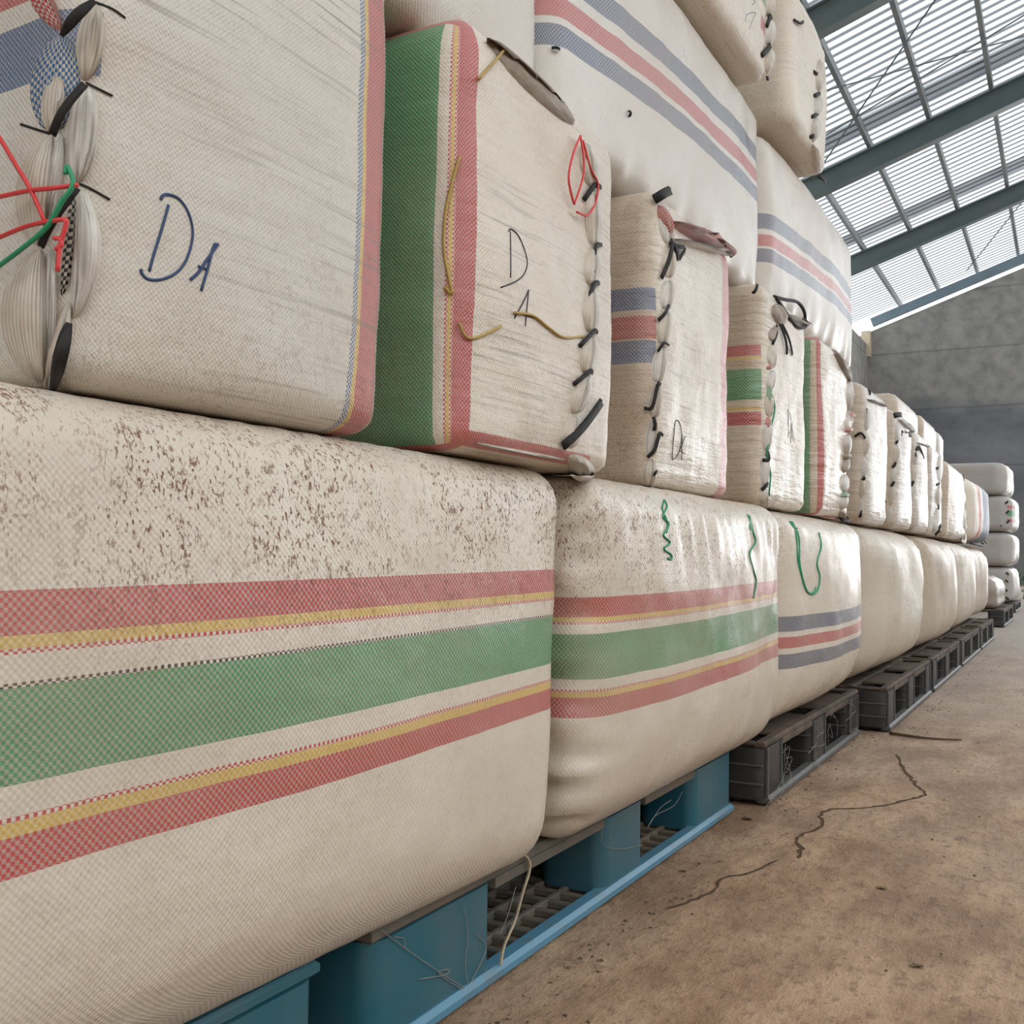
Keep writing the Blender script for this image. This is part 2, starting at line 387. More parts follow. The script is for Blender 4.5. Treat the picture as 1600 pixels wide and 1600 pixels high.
wr = mesh_obj('added_wall_right', v, [(3, 2, 1, 0), (4, 5, 6, 7), (0, 1, 5, 4), (1, 2, 6, 5), (2, 3, 7, 6), (3, 0, 4, 7)], M['wall']); tag(wr, kind='structure')  # unseen low wall, added to cut sky light from the right
M['post'] = plain_mat('pale_timber', (.55, .46, .33), .6, .3, .4, 3)
mb = MB(); pz = roof_z(WLX) ; mb.beam(B(WLX - .02, WALL_Y - .1, zl - .3), B(WLX - .02, WALL_Y - .1, pz - .45), .2, .2, BY); mb.build('trim_1', M['post']); tag(bpy.data.objects['trim_1'], kind='structure')

# ------------------------------------------------------------------ bales
BVH = {}
def fbm(p, s, seed):
    q = Vector((p[0] * s + seed * 3.1, p[1] * s - seed * 1.7, p[2] * s + seed)); return noise.noise(q) + .5 * noise.noise(q * 2.1)

def bale(key, label, mat, xf, y0, y1, z0, z1, depth=1.0, r=.06, bulge=.03, bside=.015, step=.03, amp=.005, seed=0, group=None, ridges=None, crumple=0.0, lean=0.0, sag=0.0, turn=0.0, name='bale', fs=5.0, rb=None, rt=None, cat='bale', tuck=None):
    hx, hy, hz = depth / 2, (y1 - y0) / 2, (z1 - z0) / 2
    cx_, cy_, cz_ = xf - hx, (y0 + y1) / 2, (z0 + z1) / 2
    def samples(h, st, fine=True):
        n = max(6, int(round(2 * h / st))); return [-h + 2 * h * i / n for i in range(n + 1)]
    xs_front = [hx - t for t in samples_near(depth, step)]
    xs = sorted(xs_front); ys = samples(hy, step); zs = samples(hz, step)
    idx = {}; vs = []; fs_ = []; uvs = []
    r = min(r, hy * .98, hz * .98); rb = rb or r; rt = rt or r
    rb = rb if isinstance(rb, tuple) else (rb, rb)
    def vid(c):
        kx = (round(c[0], 5), round(c[1], 5), round(c[2], 5))
        if kx in idx: return idx[kx]
        p = Vector(c)
        tt = (p.y + hy) / (2 * hy); rz = rb[0] * (1 - tt) + rb[1] * tt if p.z < 0 else rt
        q = Vector((max(-hx + r, min(hx - r, p.x)), max(-hy + r, min(hy - r, p.y)), max(-hz + rz, min(hz - rz, p.z))))
        d = p - q; d.z *= r / rz; n = d.normalized() if d.length > 1e-9 else Vector((0, 0, 1)); o = q + Vector((n.x * r, n.y * r, n.z * rz))
        a, b, c_ = o.x / hx, o.y / hy, o.z / hz
        fx = (1 - b * b) * (1 - c_ ** 4); o.x += (1 if n.x > 0 else -1) * abs(n.x) * bulge * max(0, fx)
        o.y += n.y * bside * max(0, 1 - c_ ** 4)
        w = .12 + .88 * max(0, 1 - abs(n.z))
        o += n * (amp * fbm(o, fs, seed) + amp * .35 * fbm(o, fs * 4, seed + 5)) * w
        if ridges:
            for (where, freq, ra, ext) in ridges:
                g = 0
                if where == 'top': g = max(0, 1 - (hz - o.z) / ext)
                elif where == 'bottom': g = max(0, 1 - (o.z + hz) / ext)
                elif where == 'left': g = max(0, 1 - (o.y + hy) / ext)
                ph = (o.y if where != 'left' else o.z) * freq * 2 * math.pi
                o += n * ra * g * (math.sin(ph + 2.0 * noise.noise(Vector((o.y * 6, o.z * 3, seed))))) * w * (.5 + noise.noise(Vector((o.y * 4 + seed, 1, 1))))
        if crumple:
            g = max(0, -n.y) * (.4 + .6 * max(0, -c_)) + .25 * max(0, -b - .6)
            o += n * crumple * g * noise.noise(Vector((o.x * 9 + seed, o.y * 9, o.z * 52)))
        o.y += lean * (o.z + hz)
        if sag: o.z -= sag * max(0, 1 - c_) * .5 * math.sin(math.pi * (b + 1) / 2) * 0
        o.x += turn * o.y
        if tuck and p.x > 0:
            g = max(0, 1 - (o.z + hz) / tuck[1]); o.x -= tuck[0] * g * g * max(0, (o.x / hx)) * (1 - (tt * .85 if rb[0] != rb[1] else 0))
        idx[kx] = len(vs); vs.append((o.x + cx_, o.y + cy_, o.z + cz_)); return idx[kx]
    def quad(cs, uv):
        fs_.append(tuple(vid(c) for c in cs)); uvs.append(uv)
    for j in range(len(ys) - 1):
        for k in range(len(zs) - 1):
            a, b, c, d = ys[j], ys[j + 1], zs[k], zs[k + 1]
            quad([(hx, a, c), (hx, b, c), (hx, b, d), (hx, a, d)], [(a, c + hz), (b, c + hz), (b, d + hz), (a, d + hz)])
            quad([(-hx, b, c), (-hx, a, c), (-hx, a, d), (-hx, b, d)], [(b, c + hz), (a, c + hz), (a, d + hz), (b, d + hz)])
    for i in range(len(xs) - 1):
        for k in range(len(zs) - 1):
            a, b, c, d = xs[i], xs[i + 1], zs[k], zs[k + 1]
            u = lambda x: -hy - (hx - x)
            quad([(a, -hy, c), (b, -hy, c), (b, -hy, d), (a, -hy, d)], [(u(a), c + hz), (u(b), c + hz), (u(b), d + hz), (u(a), d + hz)])
            u2 = lambda x: hy + (hx - x)
            quad([(b, hy, c), (a, hy, c), (a, hy, d), (b, hy, d)], [(u2(b), c + hz), (u2(a), c + hz), (u2(a), d + hz), (u2(b), d + hz)])
        for j in range(len(ys) - 1):
            a, b, c, d = xs[i], xs[i + 1], ys[j], ys[j + 1]
            t = lambda x: 2 * hz + (hx - x)
            quad([(a, c, hz), (b, c, hz), (b, d, hz), (a, d, hz)], [(c, t(a)), (c, t(b)), (d, t(b)), (d, t(a))])
            t2 = lambda x: -(hx - x)
            quad([(b, c, -hz), (a, c, -hz), (a, d, -hz), (b, d, -hz)], [(c, t2(b)), (c, t2(a)), (d, t2(a)), (d, t2(b))])
    o = mesh_obj(name, vs, fs_, mat, None, True, (cx_, cy_, z0), uvs)
    tag(o, label, cat, group)
    BVH[key] = (BVHTree.FromPolygons([Vector(q) for q in vs], fs_), o)
    return o
def samples_near(depth, step):
    """distances back from the front: fine near the front edge, coarser behind"""
    out = [0.0]; s = step
    while out[-1] < depth:
        if out[-1] > .25: s *= 1.35
        out.append(min(depth, out[-1] + s))
    if len(out) > 2 and out[-1] - out[-2] < step * .4: out.pop(-2)
    return out
def hit(key, px, py, off=.0015):
    t = BVH[key][0]; d = ray(px, py); h = t.ray_cast(EYE, d)
    if h[0] is None:
        h = t.find_nearest(EYE + d * ((Vector(parent_loc(BVH[key][1])) - EYE).length))
        return h[0] + h[1] * off, h[1]
    return h[0] + h[1] * off, h[1]
def hits(key, pts, off=.0015): return [hit(key, x, y, off) for x, y in pts]

def near(lo, hi, z0): return lo - z0, hi - z0

# ---- bottom row, long sides out
zb, zt = .145, .65
def hstripe(seq, z0, tilt=0, lim=(None, None)):
    return [('v', lo - z0, hi - z0, c, mode, lim[0], lim[1], tilt) for lo, hi, c, mode in seq]
s1 = [(.487, .515, RED, 'chk'), (.479, .487, YEL, 'sol'), (.4755, .479, RED, 'dash'), (.455, .458, BLACK, 'dash'), (.395, .455, GREEN, 'chk'), (.372, .3755, RED, 'dash'), (.363, .372, YEL, 'sol'), (.338, .363, RED, 'chk')]
mB1 = sack_mat('sack_red_green_a', hstripe(s1, zb, .010), tape=.0030, dirt_lo=.12, dirt_hi=1.0, dirt_v=(.30, .40), dust=.35, seed=1.3, rough=.34)
bale('B1', 'long low front bale nearest the camera with red green red stripes and brown specks', mB1, -.595, .05, 1.205, zb, zt, depth=.6, r=.042, rb=(.15, .06), tuck=(.05, .18), bulge=.022, bside=.004, step=.014, amp=.005, seed=1, ridges=[('top', 22, .006, .13), ('bottom', 16, .003, .10)], fs=4)
s2 = [(.461, .488, RED, 'chk'), (.455, .461, YEL, 'sol'), (.4515, .455, RED, 'dash'), (.378, .439, GREEN, 'chk'), (.361, .3645, RED, 'dash'), (.354, .361, YEL, 'sol'), (.328, .354, RED, 'chk')]
mB2 = sack_mat('sack_red_green_b', hstripe(s2, zb, .012), tape=.0034, dirt_lo=.15, dirt_hi=.9, dirt_v=(.28, .40), dust=.5, seed=4.1, rough=.25, lump=.22)
bale('B2', 'second front bottom bale with red green red stripes, crumpled left corner and two green strings', mB2, -.565, 1.24, 2.20, zb, zt, depth=.6, r=.05, rb=.07, tuck=(.03, .15), bulge=.03, bside=.004, step=.0145, amp=.006, seed=2, ridges=[('top', 17, .007, .15)], crumple=.032, fs=5)
s3 = [(.376, .41, SLATE, 'chk'), (.339, .364, RED, 'chk'), (.293, .326, SLATE, 'chk')]
mB3 = sack_mat('sack_blue_red_a', hstripe(s3, zb, .004), tape=.0034, dirt_lo=.1, dirt_hi=.7, dirt_v=(.3, .45), dust=.4, seed=7.7, rough=.25, lump=.22)
bale('B3', 'bulging white bottom bale with blue red blue stripes and a hanging green loop', mB3, -.58, 2.24, 3.18, zb, zt, depth=.6, r=.08, rt=.05, tuck=(.04, .2), bulge=.055, bside=.006, step=.022, amp=.007, seed=3, ridges=[('bottom', 15, .008, .16), ('top', 12, .005, .1)])
mPl = sack_mat('sack_plain', [], tape=.0034, dirt_lo=.08, dirt_hi=.6, dirt_v=(.3, .5), dust=.45, seed=2.2, white=(.64, .57, .465), stain=(.30, .52, .6))
bot = [('B4', 'plain white bulging bottom bale right of the blue red striped one', -.575, 3.22, 4.36), ('B5', 'plain bottom bale with a brown-stained fluted upper edge', -.57, 4.42, 5.45),
       ('B6', 'plain bottom bale second from the far end of the row', -.58, 5.50, 6.55), ('B7', 'plain bottom bale at the far end of the row', -.60, 6.60, 7.75)]
mPl2 = sack_mat('sack_plain_stained', [], tape=.0034, dirt_lo=.1, dirt_hi=.9, dirt_v=(.25, .5), dust=.7, seed=9.2, white=(.62, .545, .44), stain=(.20, .50, .8))
for i, (k_, lb, xf, a, b) in enumerate(bot):
    bale(k_, lb, mPl if i % 2 == 0 else mPl2, xf, a, b, zb, zt - .005 * i, depth=.6, r=.13, rt=.07, rb=.10, tuck=(.03, .2), bulge=.075, bside=.004, step=.04, amp=.010, seed=10 + i, ridges=[('bottom', 9, .010, .2), ('top', 9, .008, .15)])

# ---- second row, ends out
z2, z3 = .652, 1.14
def L_(lo, hi, c, m_): return ('u', lo, hi, c, m_)
hy = .18
m1 = sack_mat('sack_end_a', [L_(hy - .068, hy - .060, BLUE, 'dash'), L_(hy - .060, hy - .054, YEL, 'sol'), L_(hy - .054, hy + .03, RED, 'chk'), L_(hy - .020, hy - .014, BLACK, 'dash'),
      ('v', .872 - z2, .918 - z2, BLUE, 'chk', -9, -hy + .015), ('v', .935 - z2, .985 - z2, RED, 'chk', -9, -hy + .015)], tape=.0022, dirt_lo=.3, dirt_hi=.1, dirt_v=(.02, .2), dust=.28, crease=.002, streak=.75, streak_u=-hy + .02, seed=12.3, white=(.68, .635, .545))
bale('E1', 'large end-on bale at upper left marked DA in blue ink, red stripe at right', m1, -.60, .46, .815, z2, z3, depth=1.0, r=.030, rb=.022, rt=.04, bulge=.012, bside=.004, step=.0125, amp=.004, seed=21, lean=.018)
hy = .21
m2 = sack_mat('sack_end_b', [L_(-hy - .16, -hy - .030, GREEN, 'chk'), L_(-hy - .016, -hy - .012, RED, 'dash'), L_(-hy - .012, -hy - .006, YEL, 'sol'), L_(-hy - .006, -hy - .002, RED, 'dash'), L_(-hy - .002, -hy + .028, RED, 'chk'),
      ('v', .935 - z2, .965 - z2, BLUE, 'chk', hy - .03, 9), ('v', .905 - z2, .925 - z2, RED, 'chk', hy - .03, 9), ('v', .865 - z2, .895 - z2, BLUE, 'chk', hy - .03, 9), ('v', .0, .022, RED, 'chk', -hy, hy - .08)],
      tape=.0026, dirt_lo=.3, dirt_hi=.15, dirt_v=(.02, .3), dust=.35, crease=.003, side=-hy - .3, streak=.55, streak_u=-hy + .03, seed=3.9)
bale('E2', 'end-on bale with broad green side stripe marked DA in black ink', m2, -.585, .925, 1.345, z2, z3 + .005, depth=1.0, r=.035, rb=.018, rt=.05, bulge=.015, bside=.006, step=.0135, amp=.006, seed=22, lean=.012)
hy = .205
m3 = sack_mat('sack_end_c', hstripe([(.937, .974, BLUE, 'chk'), (.89, .927, RED, 'chk'), (.85, .887, BLUE, 'chk')], z2, 0, (-9, -hy + .012)) + [L_(hy - .070, hy + .02, (.60, .12, .15), 'chk'), L_(hy - .078, hy - .073, GREEN, 'dash')],  # right stripe paler than RED: sheen put into its colour
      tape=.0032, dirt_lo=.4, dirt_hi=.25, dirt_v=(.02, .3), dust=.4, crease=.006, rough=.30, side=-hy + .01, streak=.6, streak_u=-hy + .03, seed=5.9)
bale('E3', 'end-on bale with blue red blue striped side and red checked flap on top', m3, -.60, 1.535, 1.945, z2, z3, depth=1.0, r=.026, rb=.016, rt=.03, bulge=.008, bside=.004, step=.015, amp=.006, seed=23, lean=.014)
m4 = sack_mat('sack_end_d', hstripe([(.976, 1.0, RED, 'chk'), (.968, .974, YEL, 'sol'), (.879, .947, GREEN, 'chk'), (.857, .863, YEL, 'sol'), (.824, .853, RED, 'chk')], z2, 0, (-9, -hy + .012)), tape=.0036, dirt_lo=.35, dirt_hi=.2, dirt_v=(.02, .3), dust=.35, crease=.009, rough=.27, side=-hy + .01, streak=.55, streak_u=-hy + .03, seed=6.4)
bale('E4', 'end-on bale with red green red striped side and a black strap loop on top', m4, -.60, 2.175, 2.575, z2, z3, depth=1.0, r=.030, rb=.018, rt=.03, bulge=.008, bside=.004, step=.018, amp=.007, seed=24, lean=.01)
hy = .19
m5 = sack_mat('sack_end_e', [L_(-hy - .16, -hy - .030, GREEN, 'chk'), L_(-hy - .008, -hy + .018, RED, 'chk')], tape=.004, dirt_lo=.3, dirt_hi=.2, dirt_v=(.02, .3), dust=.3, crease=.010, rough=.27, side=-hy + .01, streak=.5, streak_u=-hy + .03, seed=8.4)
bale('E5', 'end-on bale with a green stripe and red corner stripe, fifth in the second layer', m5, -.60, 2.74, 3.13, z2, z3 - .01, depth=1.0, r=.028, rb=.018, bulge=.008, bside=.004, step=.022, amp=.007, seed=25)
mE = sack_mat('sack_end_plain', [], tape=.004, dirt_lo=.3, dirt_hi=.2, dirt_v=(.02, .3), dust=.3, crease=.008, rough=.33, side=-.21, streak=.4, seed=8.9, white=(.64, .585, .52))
mEr = sack_mat('sack_end_blue', [L_(-.40, -.05, (.10, .16, .26), 'chk'), L_(-.9, -.77, RED, 'chk')], tape=.004, dust=.3, seed=2.9)
ends = [('E6', 'plain end-on bale just right of the green striped one, second layer', -.60, 3.36, 3.81, 1.105), ('E7', 'plain end-on bale with a black strap across its top front edge', -.60, 3.98, 4.42, 1.10),
        ('E8', 'plain white end-on bale with a bow of black strap on its upper corner', -.60, 4.47, 4.905, 1.085), ('E9', 'plain end-on bale with loose black strap at its stitched right edge', -.60, 4.945, 5.38, 1.07),
        ('E10', 'beige-sided end-on bale standing past the gap in the second layer', -.60, 5.62, 6.55, 1.05)]
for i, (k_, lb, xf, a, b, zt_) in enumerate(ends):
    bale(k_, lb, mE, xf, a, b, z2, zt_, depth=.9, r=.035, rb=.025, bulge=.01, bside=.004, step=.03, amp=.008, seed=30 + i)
hy = .66
mE11 = sack_mat('sack_end_slate', [('u', -hy + .28, -hy + .36, RED, 'sol'), ('u', -hy + .44, hy - .06, (.09, .15, .25), 'sol')], tape=.004, dust=.2, seed=2.9, rough=.45)
bale('E11', 'far second-layer bale with slate blue panel, red stripe and rounded pale end', mE11, -.585, 6.72, 8.04, z2, 1.055, depth=.9, r=.12, rb=.05, rt=.07, bulge=.04, step=.035, amp=.006, seed=37)

# ---- third row, long sides out
z4, z5 = 1.146, 1.585
mZ = sack_mat('sack_plain_upper', [], tape=.003, dirt_lo=.1, dirt_hi=.1, dust=.3, seed=14.9, white=(.69, .65, .585))
bale('T0', 'plain third-layer bale resting on the green striped end-on bale', mZ, -.655, .25, 1.25, z4, z5, depth=.6, r=.04, rb=.015, bulge=.02, bside=.0, step=.022, amp=.004, seed=41)
sA = [(1.280, 1.313, SLATE, 'chk'), (1.324, 1.355, RED, 'chk'), (1.374, 1.411, SLATE, 'chk')]
def tilted(seq, z0, tilt, uref): return [('v', lo - z0 - tilt * uref, hi - z0 - tilt * uref, c, mode, None, None, tilt) for lo, hi, c, mode in seq]
mA = sack_mat('sack_blue_red_upper', tilted(sA, z4, .085, -.5), tape=.0034, dirt_lo=.05, dirt_hi=.25, dirt_v=(.3, .44), dust=.3, seed=15.9, rough=.25, lump=.22, white=(.69, .65, .585))
bale('T1', 'big third-layer bale with diagonal blue red blue stripes above the centre', mA, -.66, 1.268, 2.385, z4, z5 + .01, depth=.6, r=.06, rb=.015, rt=.035, bulge=.025, bside=.0, step=.018, amp=.005, seed=42, ridges=[('bottom', 9, .006, .15)])
sB = [(1.253, 1.286, SLATE, 'chk'), (1.292, 1.321, RED, 'chk'), (1.335, 1.373, SLATE, 'chk')]
mB = sack_mat('sack_blue_red_upper_far', tilted(sB, z4, .045, -.5), tape=.004, dirt_lo=.05, dirt_hi=.5, dirt_v=(.25, .44), dust=.45, seed=16.9, rough=.25, lump=.22, white=(.68, .63, .56))
bale('T2', 'third-layer bale with blue red blue stripes at the right end of its layer', mB, -.66, 2.405, 3.50, z4, z5 - .005, depth=.6, r=.06, rb=.015, rt=.04, bulge=.03, bside=.0, step=.022, amp=.006, seed=43, ridges=[('bottom', 9, .006, .15)])
back = [('T3', 'beige and white bale set back on top, leftmost of the three far ones', 5.66, 6.5, 1.42), ('T4', 'bale set back on top, middle of the three far ones', 6.66, 7.4, 1.43), ('T5', 'small-looking bale set back on top, rightmost of the three far ones', 7.44, 7.80, 1.42)]
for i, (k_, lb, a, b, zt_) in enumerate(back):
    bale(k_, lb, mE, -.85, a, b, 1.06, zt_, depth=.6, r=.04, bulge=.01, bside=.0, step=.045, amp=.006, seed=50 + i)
# ---- fourth row, ends out
z6 = 1.60
mC = sack_mat('sack_end_top', [('v', .16, .22, GREEN, 'chk', .23, 9), ('v', .24, .26, RED, 'chk', .23, 9), ('v', .10, .13, RED, 'chk', .23, 9)], tape=.004, dirt_lo=.3, dirt_hi=.2, dirt_v=(.02, .2), dust=.4, streak=.5, seed=18.9)
bale('Q0', 'end-on fourth-layer bale cut off by the top edge, stitched at its right', mC, -.61, 1.66, 2.245, z6, z6 + .44, depth=.9, r=.03, rb=.02, bulge=.01, bside=.004, step=.022, amp=.006, seed=60)
mD = sack_mat('sack_end_top_far', [('v', .12, .17, GREEN, 'chk', .17, 9), ('v', .19, .21, RED, 'chk', .17, 9)], tape=.004, dirt_lo=.3, dirt_hi=.2, dirt_v=(.02, .2), dust=.3, streak=.4, seed=19.9)
bale('Q1', 'topmost end-on bale beside the roof, pale front and beige side', mD, -.61, 2.465, 2.88, z6, z6 + .36, depth=.9, r=.035, rb=.02, rt=.03, bulge=.008, bside=.004, step=.022, amp=.007, seed=61)
# ---- far stack
stack = [('F0', 'lowest bale of the far stack near the back wall', .102, .47), ('F1', 'second bale from the bottom of the far stack', .475, .83), ('F2', 'third bale up the far stack, striped at its stitched end', .835, 1.21), ('F3', 'topmost slumped bale of the far stack', 1.215, 1.56)]
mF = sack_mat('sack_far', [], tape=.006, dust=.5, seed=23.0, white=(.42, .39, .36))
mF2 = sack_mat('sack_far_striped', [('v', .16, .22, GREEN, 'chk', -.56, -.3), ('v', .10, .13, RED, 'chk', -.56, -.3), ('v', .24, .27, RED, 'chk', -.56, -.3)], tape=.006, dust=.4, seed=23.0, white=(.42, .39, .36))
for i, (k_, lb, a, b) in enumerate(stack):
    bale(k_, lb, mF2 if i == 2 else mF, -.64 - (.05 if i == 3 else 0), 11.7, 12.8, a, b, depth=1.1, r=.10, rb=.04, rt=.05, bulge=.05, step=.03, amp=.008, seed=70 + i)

# ------------------------------------------------------------------ pallets
M['blue'] = plain_mat('blue_green_plastic', (.012, .115, .155), .40, .5, .5, 7, (.10, .14, .15), .001)
M['rail'] = plain_mat('scuffed_blue_plastic', (.09, .25, .36), .4, .5, .6, 30, (.16, .15, .13), thr=(.5, .7))
M['dusty_deck'] = plain_mat('dusty_deck_plastic', (.185, .145, .105), .85, .15, .6, 12, (.05, .085, .095), .002)
M['black'] = plain_mat('dusty_black_plastic', (.020, .018, .018), .5, .4, .6, 9, (.09, .078, .068), .001)
M['black_deck'] = plain_mat('dusty_black_deck', (.15, .11, .08), .8, .2, .8, 10, (.035, .03, .028), .002)
M['grey_edge'] = plain_mat('worn_grey_plastic', (.11, .105, .10), .6, .4, .6, 16, (.06, .055, .05))

def block_mesh(mb, x0, x1, y0, y1, z0, z1, rc=.025, wall=.012):
    """open-topped hollow pallet foot with rounded vertical edges"""
    def loop(i, z):
        r = max(.004, rc - i); pts = []
        for (cx, cy, a0) in ((x1 - rc, y1 - rc, 0), (x0 + rc, y1 - rc, 90), (x0 + rc, y0 + rc, 180), (x1 - rc, y0 + rc, 270)):
            for k in range(7):
                a = R(a0 + 15 * k); pts.append((cx + r * math.cos(a), cy + r * math.sin(a), z))
        return pts
    loops = [loop(0, z0), loop(0, z1), loop(wall, z1), loop(wall, z0 + .02)]
    n = 28; v = [p for l in loops for p in l]; f = []
    for q in range(3):
        for k in range(n): f.append((q * n + k, q * n + (k + 1) % n, (q + 1) * n + (k + 1) % n, (q + 1) * n + k))
    f.append(tuple(range(n - 1, -1, -1))); f.append(tuple(3 * n + k for k in range(n)))
    mb.add(v, f)

def pallet(label, xf, y0, y1, H, mats, blocks, W=1.0, grid=True, group=None):
    mblk, mdeck, mrail, medge = mats
    root = empty('pallet', (xf - W / 2, (y0 + y1) / 2, 0)); tag(root, label, 'pallet', group)
    bx = [(xf - .115, xf), (xf - W / 2 - .06, xf - W / 2 + .06), (xf - W, xf - W + .115)]
    zt_ = H - .015
    for bi, (xa, xb) in enumerate(bx):
        for (a, b) in blocks:
            mb = MB(); block_mesh(mb, xa, xb, a, b, .014, zt_)
            o = mb.build('block', mblk, root, True); o.data.set_sharp_from_angle(angle=R(32))
            if bi == 0 and medge:
                for z in (.045, .085):
                    e = MB(); e.box(xa + .01, xb - .005, a - .003, a + .004, z, z + .005, .0015); e.build('rib', medge, o)
                for yy_ in (a + .012, b - .02):
                    e = MB(); e.box(xb - .002, xb + .003, yy_, yy_ + .008, .02, zt_, .0015); e.build('rib', medge, o)
    # deck: a lattice of bars with slots left over the feet
    d = MB()
    for (xa, xb) in ((xf - .024, xf), (xf - .125, xf - .10), (xf - W / 2 - .07, xf - W / 2 - .05), (xf - W / 2 + .05, xf - W / 2 + .07), (xf - W + .10, xf - W + .125), (xf - W, xf - W + .024), (xf - .32, xf - .30), (xf - .26, xf - .24), (xf - .19, xf - .17), (xf - W + .30, xf - W + .32)):
        d.box(xa, xb, y0, y1, zt_, H, .004)
    y = y0
    bars = []
    while y < y1 - .02: bars.append((y, y + .018)); y += .072
    bars.append((y1 - .018, y1))
    for (a, b) in bars:
        over = medge is not None and any(a < q[1] - .02 and b > q[0] + .02 for q in blocks)
        d.box(xf - W + .024, xf - (.10 if over else .024), a, b, zt_ + .004, H - .002, .003)
    prev = None
    for (a, b) in zip([q[1] for q in blocks[:-1]], [q[0] for q in blocks[1:]]):  # solid deck between the feet
        d.box(xf - .10, xf - .02, a - .012, b + .012, zt_ + .005, H - .001, .003)
        d.box(xf - .012, xf + .001, a, b, zt_ - .012, zt_ + .002, .002)
    d.build('deck', mdeck, root)
    # bottom frames: a rail and a perforated strip under each line of feet
    for (xa, xb) in bx:
        g = MB(); fr = xb == xf
        g.box(xb - .022, xb + (.008 if fr else 0), y0 + .01, y1 - .01, .002, .022, .006)
        g.box(xa - .10, xa - .08, y0 + .01, y1 - .01, .002, .018, .004)
        o = g.build('bottom_rail', mrail if fr else mblk, root)
        q = MB(); y = y0 + .02
        while y < y1 - .03:
            q.box(xa - .08, xb - .022, y, y + .012, .004, .016, .002); y += .042
        for x in (xa - .045, xa + .0, xa + .045): q.box(x, x + .010, y0 + .012, y1 - .012, .004, .017, .002)
        q.build('bottom_grid', mdeck if not medge else mblk, root)
    return root
blue_m = (M['blue'], M['dusty_deck'], M['rail'], None)
pallet('blue-green plastic pallet cut off by the bottom edge, leftmost in the row', -.65, -.42, .797, .143, (M['blue'], M['blue'], M['rail'], None), [(-.42, -.17), (.10, .27), (.545, .797)], group=None)
pallet('blue-green plastic pallet under the two nearest striped bales', -.65, .88, 2.14, .143, blue_m, [(.88, 1.137), (1.475, 1.645), (1.90, 2.14)])
blk_m = (M['black'], M['black_deck'], M['grey_edge'], M['grey_edge'])
bl = [(-.60, 2.215, 3.27, 'black plastic pallet under the blue red striped bale, next to the blue one'), (-.53, 3.36, 4.39, 'black plastic pallet jutting out under the first plain bale'), (-.53, 4.46, 5.52, 'black plastic pallet third after the blue ones'), (-.53, 5.60, 6.65, 'black plastic pallet fourth after the blue ones'), (-.53, 6.72, 7.72, 'black plastic pallet at the far end of the bale row'), (-.55, 9.1, 10.4, 'black plastic pallet far off under the slumped sack')]
for (xf, a, b, lb) in bl:
    h_ = .14; w = .15; c = (a + b) / 2
    pallet(lb, xf, a, b, h_, blk_m, [(a, a + w), (c - .085, c + .075), (b - w, b)])
pallet('dark low pallet under the far stack of bales', -.60, 11.72, 12.78, .10, blk_m, [(11.72, 11.87), (12.17, 12.33), (12.63, 12.78)])

# ------------------------------------------------------------------ seams, straps, lettering, folds
def fold_mat(name, c, c2, stripes=None, tape=.0028):
    k = NT(name); uvn = k.n('ShaderNodeUVMap'); uvn.uv_map = 'UVMap'; P = uvn.outputs[0]
    sep = k.n('ShaderNodeSeparateXYZ'); k.put(sep.inputs[0], P); U, V = sep.outputs[0], sep.outputs[1]
    lines = k.math('SINE', k.math('MULTIPLY', U, 2 * math.pi / .0026)); nz = k.noise(P, 30, 4); wob = k.noise(k.vmul(P, (300, 18, 1)), 1, 2)
    col = k.mix(k.ramp(nz, .38, .72, 0, .8), c, c2)
    if stripes is not None:
        chk = k.math('FLOORED_MODULO', k.math('ADD', k.math('FLOOR', k.math('MULTIPLY', U, 1 / tape)), k.math('FLOOR', k.math('MULTIPLY', V, 1 / tape))), 2)
        col = k.mix(chk, k.mix(k.ramp(nz, .4, .7, 0, .5), (.58, .52, .43), c2), stripes)
    else:
        col = k.mix(k.ramp(wob, .5, .7, 0, .45), col, c2)
    k.put(k.b.inputs['Base Color'], col); k.b.inputs['Roughness'].default_value = .42
    k.put(k.b.inputs['Normal'], k.bump(k.math('ADD', lines, k.math('MULTIPLY', wob, 3)), .0004, .8)); return k.m
M['fold'] = fold_mat('gathered_white_cloth', (.68, .61, .51), (.46, .36, .26))
M['fold_white'] = fold_mat('gathered_bright_cloth', (.72, .68, .61), (.5, .42, .34))
M['fold_dust'] = fold_mat('dusty_cloth_flap', (.42, .34, .26), (.24, .17, .12))
M['fold_blue'] = fold_mat('gathered_blue_check', BLUE, (.2, .2, .22), BLUE)
M['fold_red'] = fold_mat('gathered_red_check', RED, (.4, .2, .15), RED)
M['fold_black'] = fold_mat('black_check_edge', BLACK, (.3, .25, .15), BLACK)
M['fold_green'] = fold_mat('gathered_green_check', GREEN, (.3, .3, .2), GREEN)
M['ink_faint'] = plain_mat('faded_marker', (.36, .36, .40), .5, .3, .2, 200)

def cv(pts, s, ox=0, oy=0): return [(x / s + ox, y / s + oy) for x, y in pts]
def pt(key, px, py, off=.002):
    """point of the bale's surface, lifted off by `off`"""
    t, o = BVH[key]; d = ray(px, py); h = t.ray_cast(EYE, d)
    if h[0] is not None and h[0].x > XF[key] - .25: return h[0] - d * off, (h[1] - d * .3).normalized()
    q = on_x(px, py, XF[key]); h = t.find_nearest(q)
    p = h[0].lerp(q, min(1, .03 / max(1e-6, (h[0] - q).length))); return p - d * off, (Vector((1, 0, 0)) - d * .4).normalized()
XF = {}
for k_, (t_, o_) in BVH.items(): XF[k_] = max(v.co.x for v in o_.data.vertices) + o_.location.x - .012

